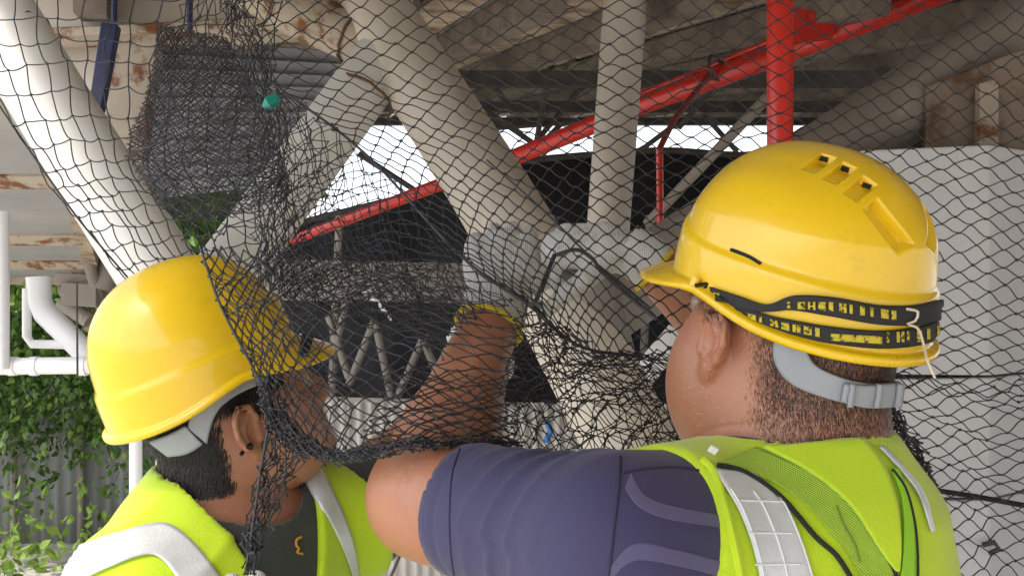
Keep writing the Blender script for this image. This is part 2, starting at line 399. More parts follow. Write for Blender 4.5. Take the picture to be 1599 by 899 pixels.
beam(RP(-1.2, 10.9, .0), RP(11, 10.9, .0), .04, .12, M['corr'], 'fascia', roof)
# roof truss bars hanging below the sheets
tr = empty('roof_truss', P(860, 150, 5.5), 'dark thin steel truss bars hanging below roof behind cream post', 'truss')
for a, b in (((862, 85, 5.4), (838, 220, 6.0)), ((880, 80, 5.2), (975, 135, 5.4)), ((905, 140, 6), (1010, 60, 5.4)), ((740, 160, 5.6), (830, 222, 6)), ((838, 220, 6), (905, 140, 6)),
             ((560, 240, 6), (660, 305, 6)), ((1045, 45, 5), (1120, 100, 5.2)), ((770, 200, 6.1), (1000, 182, 6.1)), ((825, 245, 6.2), (880, 190, 6.2)), ((1120, 130, 6), (1060, 200, 6.2)), ((720, 60, 5), (800, 175, 5.8)), ((940, 30, 4.8), (870, 130, 5.4)), ((1060, 120, 5.6), (1180, 60, 5)), ((1000, 235, 6.4), (1060, 190, 6.2)), ((1150, 236, 6.4), (1100, 180, 6.2)), ((1290, 90, 4.4), (1400, 40, 4)), ((680, 40, 4.6), (1000, -30, 4))):
    MB().tube([P(*a), P(*b)], .018, 8).build('truss_bar', M['darkbar'], tr, True)
db = empty('brace_bars', P(1100, 240, 4.6), 'long dull brown diagonal brace bar crossing behind the thin red standpipe', 'brace')
MB().tube([P(1200, 150, 4.4), P(1010, 350, 4.8)], .026, 10).build('brace_bar', M['brown_steel'], db, True)
# ---- painted tree column: welded tubes
tree_col = empty('branching_column', P(940, 900, 1.98)*1, 'big cream steel column leaning left with welded branch tubes and rusty joints', 'column')
MB().tube([P(520, -150, 2.75), P(600, 40, 2.6), P(760, 290, 2.35), P(880, 490, 2.15), P(1010, 740, 2.02)], [.098]*5, 40).build('main_tube', M['cream'], tree_col, True)
MB().tube([P(612, 74, 2.57), P(545, 165, 2.5), P(395, 370, 2.35), P(280, 530, 2.25)], .078, 36).build('branch_tube', M['white_pipe'], tree_col, True)
MB().tube([P(640, 110, 2.6), P(560, 62, 2.6), P(470, 22, 2.62), P(350, -45, 2.65)], .068, 32).build('branch_tube', M['rusty'], tree_col, True)
MB().tube([P(920, 490, 2.2), P(1100, 372, 2.3), P(1240, 280, 2.32), P(1400, 174, 2.35), P(1500, 108, 2.38), P(1800, -92, 2.45)], [.092]*6, 36).build('branch_tube', M['brown_steel'], tree_col, True)
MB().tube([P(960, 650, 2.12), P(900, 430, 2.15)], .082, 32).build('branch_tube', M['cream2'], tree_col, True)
def weldring(c, axis, r, m, par, t=.0045):
    ax = Vector(axis).normalized(); a = ax.orthogonal().normalized(); b = ax.cross(a)
    pts = [Vector(c)+(a*math.cos(i*.2618)+b*math.sin(i*.2618))*(r+random.uniform(-.002, .003))+ax*random.uniform(-.004, .004) for i in range(25)]
    MB().tube(pts, t, 6, False).build('weld_bead', m, par, True)
weldring(P(572, 150, 2.5), P(395, 370, 2.35)-P(545, 165, 2.5), .0775, M['rustweld'], tree_col)
weldring(P(548, 60, 2.6), P(470, 22, 2.62)-P(560, 62, 2.6), .0675, M['rustweld'], tree_col)
weldring(P(1010, 431, 2.25), P(1100, 372, 2.3)-P(920, 490, 2.2), .094, M['brown_steel'], tree_col)
# ---- other tubes
lp = empty('leaning_pipe', P(285, 480, 1.95), 'thick white painted pipe leaning behind the left worker, under open net', 'pipe')
MB().tube([P(-60, -70, 2.15), P(90, 178, 2.08), P(285, 485, 1.98)], .083, 40).build('pipe_wall', M['white_pipe'], lp, True)
weldring(P(20, 62, 2.12), P(90, 178, 2.08)-P(-60, -70, 2.15), .084, M['darkbar'], lp, .003)
vp = empty('upright_post', P(945, 400, 2.9), 'slim cream round post standing behind the gripping glove', 'post')
MB().tube([P(981, -60, 2.9), P(948, 380, 2.95), P(935, 640, 3.0)], .066, 32).build('post_tube', M['cream'], vp, True)
rp = empty('red_pipe', P(1000, 165, 3.6), 'long glossy red sprinkler pipe rising diagonally to the upper right', 'pipe')
MB().tube([P(380, 404, 4.9), P(650, 302, 4.4), P(800, 247, 4.1), P(1000, 165, 3.6), P(1200, 92, 3.2), P(1470, -12, 2.9), P(1640, -80, 2.7)], [.022, .028, .035, .036, .036, .036, .036], 24).build('pipe_run', M['red'], rp, True)
MB().tube([P(1000, 148, 3.65), P(1110, 104, 3.4), P(1205, 64, 3.2)], .012, 12).build('thin_pipe', M['red'], rp, True)
MB().quadbox([P(1236, 10, 3.02), P(1306, 26, 3.02), P(1300, 62, 3.02), P(1236, 66, 3.02)], .012).build('gusset_plate', M['red'], rp)
weldring(P(1118, 107, 3.32), P(1200, 92, 3.2)-P(1000, 165, 3.6), .044, M['darkbar'], rp, .006)
rpost = empty('red_post', P(1218, 300, 2.15), 'upright red steel post rising behind the right helmet', 'post')
MB().tube([P(1218, -80, 2.15), P(1218, 330, 2.15)], .029, 28).build('post_tube', M['red'], rpost, True)
rs = empty('red_standpipe', P(1031, 365, 3.3), 'thin bent red standpipe with dark upper arm beside the cream post', 'pipe')
MB().tube([P(1031, 372, 3.3), P(1030, 232, 3.3)], .012, 12).build('lower_tube', M['red'], rs, True)
MB().tube([P(1030, 232, 3.3), P(1052, 188, 3.3), P(1112, 112, 3.3)], .011, 12).build('upper_arm', mat('dark_red_paint', (.16, .02, .012), .5, var=.3, vscale=20), rs, True)
# ---- rusty gusset bracket, upper right
gb = empty('rusty_bracket', P(1520, 160, 2.3), 'brown rusty steel bracket box above the white column', 'bracket')
MB().quadbox([P(1445, 135, 2.25), P(1640, 60, 2.2), P(1640, 236, 2.2), P(1445, 236, 2.25)], .05).build('plate', mat('rusty_brown_plate', (.26, .20, .15), .8, vscale=9, vcol=(.13, .06, .025), vth=(.5, .62), var2=.3, bump=.5), gb, bevel=.004)
MB().quadbox([P(1530, 130, 2.19), P(1560, 122, 2.19), P(1560, 232, 2.19), P(1530, 232, 2.19)], .025).build('stiffener', M['rusty'], gb, bevel=.003)
# ---- white square column
wc = empty('white_column', P(1480, 900, 2.2)*1, 'square white painted column with level joints behind right worker', 'column')
wc.location.z = 0
for (ya, yb) in ((226, 586), (589.5, 778), (781, 1530)):
    x0, x1, x2 = P(1352, 0, 2.05).x, P(1546, 0, 2.05).x, P(1860, 0, 2.62).x
    za, zb = C+(449.5-ya)/F*2.05, max(0, C+(449.5-yb)/F*2.05)
    MB().add([(x0, 2.08, zb), (x1, 2.05, zb), (x2, 2.62, zb), (x0+.1, 2.9, zb), (x0, 2.08, za-.008), (x1, 2.05, za), (x2, 2.62, za), (x0+.1, 2.9, za)],
             [(0, 1, 5, 4), (1, 2, 6, 5), (2, 3, 7, 6), (3, 0, 4, 7), (4, 5, 6, 7), (3, 2, 1, 0)]).build('block', M['concrete'], wc, bevel=.004)
cb = MB().tube([P(1380, 752, 1.98), P(1440, 762, 1.98), P(1520, 774, 1.98), P(1640, 796, 1.98)], .0055, 10).build('black_cable', M['black'], None, True)
tag(cb, 'black cable sagging across the lower white column', 'cable')
cl = MB().tube([P(1535, 850, 2.03), P(1552, 846, 2.03), P(1560, 856, 2.03), P(1545, 864, 2.03)], .006, 8).build('wire_clip', M['darkbar'], None, True)
tag(cl, 'small bent wire clip fixed low on the white column edge', 'clip')
# ---- cream fascia, post and dark blue plate, upper left
fb = empty('cream_beam', P(300, 20, 2.9), 'cream steel edge beam along the top left under the net', 'beam')
MB().quadbox([P(-80, -160, 3.0), P(560, -140, 2.9), P(545, 20, 2.9), P(-80, 52, 3.0)], .12).build('web', M['cream'], fb)
MB().quadbox([P(-80, 52, 2.95), P(545, 20, 2.85), P(545, 34, 2.85), P(-80, 66, 2.95)], .20).build('bottom_flange', M['rusty'], fb, bevel=.004)
cp = empty('cream_strut', P(200, 240, 2.75), 'cream flat steel strut hanging below the edge beam', 'strut')
MB().quadbox([P(172, 55, 2.8), P(246, 52, 2.8), P(222, 250, 2.7), P(158, 240, 2.7)], .05).build('plate', M['rusty'], cp, bevel=.004)
MB().quadbox([P(50, 45, 3.1), P(200, 45, 3.05), P(190, 245, 3.0), P(120, 245, 3.05)], .04).build('backing_plate', M['cream'], cp, bevel=.004)
bp_ = MB().quadbox([P(157, 34, 2.6), P(184, 38, 2.6), P(158, 172, 2.55), P(137, 168, 2.55)], .03).build('blue_plate', M['blue'], None, bevel=.004)
tag(bp_, 'dark blue flat steel plate hanging in front of the cream strut', 'plate')
for k, (x, y1) in enumerate(((48, 14), (180, 36), (298, 52))):
    t = MB().tube([P(x, -90, 2.55), P(x-2, y1, 2.55)], .008, 8).build('hanger_rod', M['blue'], None, True)
    tag(t, ('dark hanger rod at the top of the leaning white pipe', 'dark hanger rod holding the blue plate', 'dark hanger rod above the dense grey net fold')[k], 'rod', 'hanger rods at top left')
gs = empty('gable_sheeting', P(360, 180, 4), 'grey lapped sheeting behind the dense net fold at upper left', 'sheeting')
for i in range(11):
    a, b = i/11, (i+1.06)/11; L_ = lambda t, d: P(185+25*t, 58+255*t, 4.0+d); R_ = lambda t, d: P(548-110*t, 82+205*t, 3.7+d)
    MB().quadbox([L_(a, 0), R_(a, 0), R_(b, .035), L_(b, .035)], .006).build('lapped_sheet', M['grey_sheet'], gs)
# ---- eave soffit, upper left
ev = empty('eave_soffit', P(40, 300, 3.4), 'grey boarded eave soffit with rusty steel angles at left edge', 'eave')
rows = [(60, 2.1, 30), (172, 2.6, 62), (288, 3.4, 92), (378, 4.4, 128), (416, 5.0, 142), (440, 5.5, 150)]
for (ya, Ya, xa), (yb, Yb, xb) in zip(rows[:-1], rows[1:]):
    MB().quadbox([P(-260, ya, Ya), P(xa, ya, Ya), P(xb, yb-6, Yb), P(-200, yb-6, Yb)], .02).build('soffit_board', M['panel'], ev)
    d = (Yb-Ya)*.12
    MB().quadbox([P(-200, yb-13*3/Yb, Yb-d), P(xb, yb-13*3/Yb, Yb-d), P(xb, yb+9*3/Yb, Yb-.01), P(-200, yb+9*3/Yb, Yb-.01)], .02).build('rusty_angle', M['rusty'], ev, bevel=.003)
MB().quadbox([P(92, 285, 3.36), P(118, 288, 3.36), P(158, 440, 5.4), P(138, 440, 5.4)], .1).build('edge_beam', M['timber'], ev)
ub = empty('eave_trusses', P(160, 430, 5.4), 'dark jumble of brown steel brackets under the eave beside left helmet', 'bracket')
for a, b, r in (((105, 400, 5), (190, 470, 5.2), .05), ((95, 455, 5), (175, 440, 5), .035), ((130, 380, 4.8), (170, 520, 5.2), .03), ((100, 480, 5.1), (215, 400, 5.4), .045), ((95, 470, 5.1), (140, 500, 5.1), .045), ((190, 360, 5), (160, 450, 5), .06), ((140, 520, 5.2), (200, 440, 5.3), .04)):
    MB().tube([P(*a), P(*b)], r, 10).build('bracket_bar', M['brown_steel'], ub, True)
for a, b in (((85, 425, 5), (150, 450, 5)), ((95, 440, 4.95), (150, 480, 4.95))):
    MB().quadbox([P(*a), P(b[0], a[1]+4, b[2]), P(*b), P(a[0], b[1]-4, a[2])], .05).build('bracket_plate', M['brown_steel'], ub, bevel=.004)
# ---- white pvc drain pipes
pv = empty('drain_pipes', P(60, 575, 3.6), 'white plastic drain pipes with elbows hanging under the eave', 'drainpipe')
def bend(pts, r, name, par, m=M['pvc'], n=20):
    p = resample([list(P(*q)) for q in pts], 30); MB().tube(p, r, n).build(name, m, par, True)
MB().tube([P(-30, 572, 3.6), P(60, 571, 3.6), P(260, 569, 3.6)], .032, 20).build('main_pipe', M['pvc'], pv, True)
MB().tube([P(2, 575, 3.56), P(2, 330, 3.56)], .028, 20).build('riser', M['pvc'], pv, True)
MB().tube([P(60, 432, 3.7), P(62, 470, 3.7), P(70, 488, 3.7), P(135, 552, 3.7), P(150, 575, 3.7)], .045, 22).build('elbow_pipe', M['pvc'], pv, True)
MB().tube([P(42, 450, 3.68), P(42, 525, 3.68), P(50, 537, 3.68), P(105, 538, 3.68)], .017, 14).build('small_pipe', M['pvc'], pv, True)
for x in (14, 48, 124): MB().tube([P(x, 571.5, 3.6), P(x+12, 571.3, 3.6)], .036, 20).build('coupling', M['pvc'], pv, True)
MB().tube([P(120, 440, 3.5), P(121, 590, 3.5)], .004, 6).build('hanger_wire', M['darkbar'], pv, True)
for k, (x, yt, yb) in enumerate(((212, 600, 1100), (253, 600, 1100))):
    t = MB().tube([P(x, yt, 3.7), (P(x, yt, 3.7).x, 3.7, 0)], .024, 16).build('white_post', M['pvc'], None, True)
    tag(t, ('thin white post just left of the left worker\'s shoulder', 'thin white post nearest the left worker\'s neck strap')[k], 'post', 'thin white posts behind the left worker')
# ---- far left fence, vines, trees
fe = empty('sheet_fence', (-4, 5.9, 0), 'grey corrugated sheet fence overgrown with vines at far left', 'fence')
for i in range(7):
    corrugated((-6.0+i*.62, 5.9+.01*(i % 2), .05), (1, 0, 0), (0, 0, 1), .64, 1.35, .08, .012, (0, -1, 0), 'fence_sheet', M['fence'], fe)
for x in (-4.0, -3.03, -2.62, -2.3): MB().tube([(x, 5.84, 0), (x, 5.84, .95)], .022, 10).build('fence_post', M['cream2'], fe, True)
def leafmesh(name, m):
    vs = [(0, 0, 0), (.42, .5, .10), (.30, 1.0, .04), (0, 1.45, -.12), (-.30, 1.0, .04), (-.42, .5, .10), (0, .6, 0)]
    me = bpy.data.meshes.new(name); me.from_pydata(vs, [], [(0, 1, 6), (1, 2, 6), (2, 3, 6), (3, 4, 6), (4, 5, 6), (5, 0, 6)]); me.materials.append(m); me.update(); return me
def leafcloud(name, pts, sizes, m, par, drop=.5, outward=None):
    base = np.array([(0, 0, 0), (.42, .5, .10), (.30, 1.0, .04), (0, 1.45, -.12), (-.30, 1.0, .04), (-.42, .5, .10)])
    n = len(pts); R = RNG.normal(size=(n, 3)); R[:, 2] -= drop
    if outward is not None: R += outward
    ay = R/np.linalg.norm(R, axis=1)[:, None]; q = RNG.normal(size=(n, 3)); ax = np.cross(ay, q); ax /= np.linalg.norm(ax, axis=1)[:, None]; az = np.cross(ax, ay)
    v = pts[:, None, :]+sizes[:, None, None]*(base[None, :, 0:1]*ax[:, None]+base[None, :, 1:2]*ay[:, None]+base[None, :, 2:3]*az[:, None])
    f = (np.arange(n)[:, None, None]*6+np.array([[0, 1, 2, 3], [0, 3, 4, 5]])[None]).reshape(-1, 4)
    return mobj(name, v.reshape(-1, 3), f, m, par)
iv = empty('vine', (-3, 5.8, 0), 'dense green leafy vine spilling over the grey sheet fence', 'vine')
def vinez(x): return .26+.16*np.sin(2.3*x)+.1*np.sin(7*x+1)
n = 22000; vx = RNG.uniform(-6, -1.4, n); vz = 1.5-np.abs(RNG.normal(0, .42, n)); ok = vz > vinez(vx)+RNG.normal(0, .12, n)
vx, vz = vx[ok], vz[ok]; vy = 5.78-RNG.uniform(0, .3, len(vx))
leafcloud('vine_leaves', np.stack([vx, vy, vz], 1), RNG.uniform(.026, .048, len(vx)), M['leaf'], iv, .8, np.array([0, -.6, 0]))['kind'] = 'stuff'
lm = [leafmesh('vine_leaf', M['leaf']), leafmesh('vine_leaf', M['leaf2'])]
for i in range(230):
    o = bpy.data.objects.new('leaf', lm[0 if random.random() < .75 else 1]); COL.objects.link(o)
    x = random.uniform(-3.4, -2.15); z = random.uniform(.7, 1.5)
    o.location = (x, 5.42-random.uniform(0, .08), z); s = random.uniform(.03, .048); o.scale = (s, s, s)
    o.rotation_euler = (random.uniform(-2.6, -1.7), random.uniform(-.6, .6), random.uniform(-.7, .7)); setparent(o, iv)
n = 1300; px_ = RNG.uniform(-6, -1.6, n); pz = np.abs(RNG.normal(0, .2, n))
w = leafcloud('weeds', np.stack([px_, 5.6-RNG.uniform(0, .4, n), pz], 1), RNG.uniform(.03, .06, n), M['leaf2'], None, -.8); tag(w, 'low weeds and creepers along the foot of the sheet fence', 'weeds', kind='stuff')
def tree(x, y, h, rx, rz, nleaf, m, label, ls=.1):
    t = empty('tree', (x, y, 0), label, 'tree', 'trees beyond the fence')
    b = MB(); top = Vector((x+random.uniform(-.2, .2), y, h*.75)); b.tube([(x, y, 0), (x+.08, y, h*.35), top], [.13, .1, .04], 10)
    for k in range(9):
        a = random.uniform(0, 6.28); z = h*random.uniform(.3, .7)
        b.tube([(x+.06, y, z), (x+math.cos(a)*rx*.5, y+math.sin(a)*rx*.5, z+rz*.3), (x+math.cos(a)*rx*.85, y+math.sin(a)*rx*.85, z+rz*.45)], [.045, .028, .01], 6)
    b.build('trunk', M['bark'], t, True)
    cl = RNG.normal(size=(46, 3)); cl /= np.linalg.norm(cl, axis=1)[:, None]; cl *= RNG.uniform(.35, 1, (46, 1)); cl = cl*np.array([rx, rx, rz])+np.array([x, y, h-rz*.75])
    pts = cl[RNG.integers(0, 46, nleaf)]+RNG.normal(0, .17*rx, (nleaf, 3))
    leafcloud('crown', pts, RNG.uniform(.6, 1.25, nleaf)*ls, m, t, .5)
    return t
tree(-5.2, 8.6, 3.0, 1.3, 1.1, 5000, M['leaf2'], 'pale green bushy tree at the far left edge beyond fence')
tree(-3.6, 9.4, 2.7, 1.2, 1.1, 5000, M['leaf'], 'dark green bushy tree behind the drain pipes')
tree(-3.7, 11.5, 3.0, 1.4, 1.2, 5000, M['leaf'], 'taller green tree seen through net between the pipes above left helmet', .12)
tree(-4.6, 13, 2.5, 1.6, 1.1, 4000, M['leaf2'], 'bright green low tree farthest behind the fence', .12)
# ---- dark shade cloth on a far stand, truss, off-white hoarding
sc = empty('shade_screen', (0, 8.5, 0), 'tall dark shade cloth screen with arched top edge behind the columns', 'screen')
top = resample([(380, 372), (500, 340), (650, 302), (800, 256), (920, 242), (1040, 235), (1190, 240), (1300, 190), (1700, 150)], 40)
vs = []; 
for q in top: a = P(q[0], q[1], 8.5); vs += [a, Vector((a.x, 8.5+.10*math.sin(a.x*7), C-1.35))]
o = mobj('cloth', vs, [(2*i, 2*i+1, 2*i+3, 2*i+2) for i in range(39)], M['shade'], sc, True); o.modifiers.new('solid', 'SOLIDIFY').thickness = .01
MB().tube([Vector(v) for v in vs[0::2]], .03, 8).build('top_rail', M['darkbar'], sc, True)
for x in (-1.6, -.2, 1.1, 2.4): MB().tube([(x, 8.36, 0), (x+.1, 8.36, 2.25)], .035, 8).build('post', M['brown_steel'], sc, True)
for x in (-2, 0, 2, 4): MB().tube([(x, 8.6, 0), (x, 8.6, 2.2)], .04, 8).build('post', M['darkbar'], sc, True)
zt = empty('lattice_truss', P(590, 630, 5.2), 'pale zigzag lattice truss low behind the net and forearm', 'truss')
zz = [(500, 630), (545, 500), (520, 630), (575, 510), (610, 622), (650, 520), (628, 628), (700, 500)]
for i, (a, b) in enumerate((((540, 470), (520, 560)), ((512, 490), (545, 590)), ((585, 500), (545, 600)), ((585, 500), (612, 622)), ((660, 530), (618, 626)), ((660, 530), (700, 622)))):
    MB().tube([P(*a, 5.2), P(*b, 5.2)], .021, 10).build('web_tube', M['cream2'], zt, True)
MB().tube([P(440, 628, 5.2), P(760, 634, 5.2)], .035, 12).build('bottom_chord', M['cream'], zt, True)
MB().quadbox([P(400, 404, 5.3), P(770, 412, 5.3), P(770, 474, 5.3), P(400, 468, 5.3)], .08).build('top_chord', M['cream2'], zt)
ho = empty('sheet_hoarding', (0, 4.2, 0), 'off-white ribbed sheet hoarding low between the two workers', 'hoarding')
for i in range(5):
    corrugated((-1.35+i*.62, 4.2+.008*(i % 2), .02), (1, 0, 0), (0, 0, 1), .64, 1.10, .05, .009, (0, -1, 0), 'ribbed_sheet', M['corr'], ho)
for x in (-1.2, .6, 1.7): MB().tube([(x, 4.26, 0), (x, 4.26, 1.1)], .025, 8).build('post', M['darkbar'], ho, True)
t = MB().tube([P(480, 850, 3.2), P(700, 826, 3.2)], .017, 14).build('painted_tube', M['bluepaint'], None, True); tag(t, 'blue tube with chipped paint crossing the off-white hoarding', 'tube')
t = MB().tube([P(608, 905, 3.6), P(640, 830, 3.6), P(655, 800, 3.6)], .006, 6).build('thin_wire', M['darkbar'], None, True); tag(t, 'thin dark wire slanting over the hoarding beside the elbow', 'wire')
t = MB().tube([P(940, 690, 2.6), P(1000, 590, 2.6), P(1060, 520, 2.6)], .035, 16).build('white_pipe', M['pvc'], None, True); tag(t, 'white plastic pipe glimpsed through net beside the right worker\'s cheek', 'pipe')
t = MB().tube([P(853, 655, 2.4), P(860, 672, 2.4), P(852, 690, 2.4)], .008, 8).build('blue_rope', M['bright_blue'], None, True); tag(t, 'bit of bright blue cord behind the net above the navy sleeve', 'cord')
bk = MB().box((-.3, -.2, 0), (.3, .2, .25), at=(P(680, 890, 2.6).x, 2.6, 0)).build('blue_crate', M['bright_blue'], None, bevel=.02) if False else None
# ================================================================== PEOPLE
def frame(yaw, pitch=0, roll=0):     # yaw: heading in the ground plane (0 = +X, 90 deg = +Y); returns forward, left, up
    d = Vector((math.cos(yaw), math.sin(yaw), 0)); l = Vector((0, 0, 1)).cross(d)
    f = (d*math.cos(pitch)+Vector((0, 0, 1))*math.sin(pitch)).normalized(); u = f.cross(l)
    R = Matrix.Rotation(roll, 3, f); return f, R @ l, R @ u
def loc(o, fr): return lambda a, b, c: Vector(o)+fr[0]*a+fr[1]*b+fr[2]*c
def head_sdf(hc, fr, sc, neck, fat):
    T = lambda a, b, c: loc(hc, fr)(a*sc, b*sc, c*sc); ax = fr
    lo = np.minimum(np.array(hc)-.17*sc, np.array(neck)-.10); hi = np.maximum(np.array(hc)+.17*sc, np.array(neck)+.10)
    lo[2] = neck[2]-.03
    s = SDF(lo, hi, .0024); E = lambda c, r, k=.02, op='u', a=ax: s.ell(T(*c), np.array(r)*sc, a, k*sc, op)
    Cn = lambda a, b, ra, rb, k=.012, op='u': s.cone(T(*a), T(*b), ra*sc, rb*sc, k*sc, op)
    E((-.012, 0, .035), (.098, .079, .098)); E((.03, 0, -.028), (.072, .064, .092)); E((.045, 0, -.078), (.05, .05, .045), .03)
    for q in (1, -1):
        E((.035, (.042+.007*fat)*q, -.05), (.05, .032+fat*.012, .055), .04)
        if fat: E((.012, .050*q, -.092), (.055, .034, .05), .04)
    Cn((.094, .035, .024), (.094, -.035, .024), .010, .010, .02)                       # brow
    Cn((.096, 0, .012), (.116, 0, -.03), .008, .012, .012); Cn((.104, .013, -.034), (.104, -.013, -.034), .009, .009, .01)
    Cn((.093, .02, -.060), (.093, -.02, -.060), .007, .007, .01); Cn((.092, .017, -.072), (.092, -.017, -.072), .008, .008, .01)
    E((.086, 0, -.098), (.022, .024, .02), .02)
    for q in (1, -1): E((.104, .032*q, .004), (.016, .017, .011), .01, 's')
    nb = Vector(neck); nt = T(-.022, 0, -.05)
    s.cone(nt, nb, .060*sc+.012*fat, .066*sc+.018*fat, .03); s.cone(T(-.045, 0, -.03), nb-fr[0]*.02, .05*sc+.006*fat, .06*sc+.008*fat, .03)
    if fat: s.cone(T(.03, 0, -.1), nb+Vector((fr[0].x, fr[0].y, 0))*.05, .045, .05, .03)
    for q in (1, -1):                                                                    # ears
        al = math.radians(24-20*fat)
        ef = (fr[0]*math.cos(al)-fr[1]*q*math.sin(al)); el = (fr[1]*q*math.cos(al)+fr[0]*math.sin(al)); ea = (ef, el, fr[2])
        ec = T(-.010+.018*fat, (.083+.007*fat)*q, -.014+.008*fat); K = lambda a, b, c: ec+(ef*a+el*b+fr[2]*c)*sc*1.1
        s.ell(K(-.002, -.001, .001), np.array((.017, .006, .030))*sc, ea, .006)
        s.ell(K(.001, .007, -.002), np.array((.011, .007, .017))*sc, ea, .004, 's')
        hx = [(.012, .001, -.004), (.014, .004, .012), (.008, .006, .027), (-.006, .007, .031), (-.016, .007, .020), (-.018, .006, .002), (-.012, .005, -.014), (-.004, .003, -.024)]
        s.chain([K(*h) for h in hx], [.0036*sc]*8, .003)
        s.chain([K(.004, .003, .018), K(-.006, .004, .010), K(-.008, .003, -.006), K(-.003, .003, -.014)], [.0028*sc]*4, .004)
        s.ell(K(0, .002, -.026), np.array((.009, .006, .011))*sc, ea, .006); s.cone(K(.013, 0, -.006), K(.010, .003, -.012), .005*sc, .005*sc, .004)
    v, f = s.mesh(); return relax(v, f, 2, .4), f, T
def eyes(T, sc, par):
    for q in (1, -1):
        bm = bmesh.new(); bmesh.ops.create_uvsphere(bm, u_segments=16, v_segments=10, radius=.0125*sc)
        me = bpy.data.meshes.new('eye'); bm.to_mesh(me); bm.free(); me.materials.append(M['eye']); o = bpy.data.objects.new('eye', me); COL.objects.link(o)
        for vv in me.vertices: vv.co = vv.co+T(.088, .032*q, .004)
        setparent(o, par)
def joinmeshes(parts):
    V = []; Fc = []; n = 0
    for v, f in parts: V.append(v); Fc.append(f+n); n += len(v)
    return np.concatenate(V), np.concatenate(Fc)
def torso(s, T, sh, big, off=0, k=.05, wd=1.0):
    s.ell(T(.02, 0, -.20), np.array((.125+.02*big, (.175+.015*big)*wd, .21))+off, T.ax, k); s.ell(T(.045*big+.015, 0, -.42), np.array((.12+.05*big, (.155+.04*big)*wd, .2))+off, T.ax, k)
    s.ell(T(0, 0, -.58), np.array((.12+.03*big, .165+.03*big, .14))+off, T.ax, k)
    for p in sh: s.cone(T(-.01, 0, -.055), p, .066+.012*big+off, .060+.006*big+off, k)
    s.cone(T(-.01, 0, -.09), T(-.02, 0, -.3), .10+off, .10+off, k)
class TF:
    def __init__(s, o, fr): s.o = Vector(o); s.ax = fr
    def __call__(s, a, b, c): return s.o+s.ax[0]*a+s.ax[1]*b+s.ax[2]*c
def legs(s, T, off=0, k=.03, shin=True):
    z = lambda p, h: Vector((p.x, p.y, h))
    for q in (1, -1):
        hp = T(0, .10*q, -.62); kn = z(T(.03, .12*q, 0), .48); an = z(T(-.02, .13*q, 0), .09)
        s.cone(hp, kn, .095+off, .062+off, k); s.cone(kn, an, .062+off, .045+off*1.4, k)
def glove(name, wrist, h, n, thumb_side, curl, par, sc=1.0, spread=.0, thumbcurl=.5, forearm=None):
    h = Vector(h).normalized(); n = Vector(n); n = (n-h*n.dot(h)).normalized(); s_ = h.cross(n).normalized()
    if s_.dot(Vector(thumb_side)) < 0: s_ = -s_
    w = Vector(wrist); K = lambda a, b, c: w+(h*a+s_*b+n*c)*sc
    S = SDF(np.array(w)-.2*sc, np.array(w)+.2*sc, .0026)
    S.ell(K(.055, 0, 0), np.array((.056, .043, .017))*sc, (h, s_, n), .015); S.cone(K(.03, .018, 0), K(.085, .028, .002), .018*sc, .013*sc, .012)
    S.cone(K(.03, -.016, 0), K(.082, -.029, .001), .018*sc, .012*sc, .012); S.cone(K(.02, 0, 0), K(.09, 0, .003), .02*sc, .015*sc, .012)
    fo = h if forearm is None else Vector(forearm).normalized()
    for d in (-.012, .012): S.cone(K(.03, d*1.3, 0), w-fo*.03*sc+s_*d*sc, .019*sc, .023*sc, .012)
    L = (.040, .026, .022); lens = (.93, 1.05, .98, .78)
    for i, b in enumerate((.031, .0105, -.0105, -.031)):
        p = K(.092-(.012 if i == 3 else 0)-(.004 if i == 0 else 0), b, .003); ang = 0; sp = spread*(b/.03); r = .0103*sc
        cl_ = curl[i] if isinstance(curl[0], (tuple, list)) else curl
        for j in range(3):
            ang += cl_[j]; d = (h*math.cos(ang)-n*math.sin(ang)+s_*sp).normalized(); q = p+d*L[j]*lens[i]*sc
            S.cone(p, q, r, r*.93,   .002 if j else .006); p = q; r *= .93
    p = K(.022, .030, -.004); dirs = ((.75, .62, -.25), (.92, .30, -.30-.3*thumbcurl), (.9, .05, -.35-.6*thumbcurl))
    r = .0145*sc
    for j, (d, ll) in enumerate(zip(dirs, (.042, .034, .028))):
        q = p+(h*d[0]+s_*d[1]+n*d[2]).normalized()*ll*sc; S.cone(p, q, r, r*.88, .008 if j == 0 else .004); p = q; r *= .88
    v, f = S.mesh(); v = relax(v, f, 1, .4)
    o = mobj(name, v, f, M['glove'], par, True)
    c = w-fo*.046*sc; a = fo.orthogonal().normalized(); b = fo.cross(a)
    pts = [c+(a*math.cos(t)+b*math.sin(t))*.0345*sc for t in np.linspace(0, 2*math.pi, 33)]
    MB().tube(pts, .0032*sc, 8, False).build('cuff', M['cuff'], o, True)
    MB().tube([w-fo*.046*sc, w-fo*.02*sc, w+h*.005*sc], [.034*sc, .033*sc, .03*sc], 24).build('wristband', M['glove'], o, True)
    return o
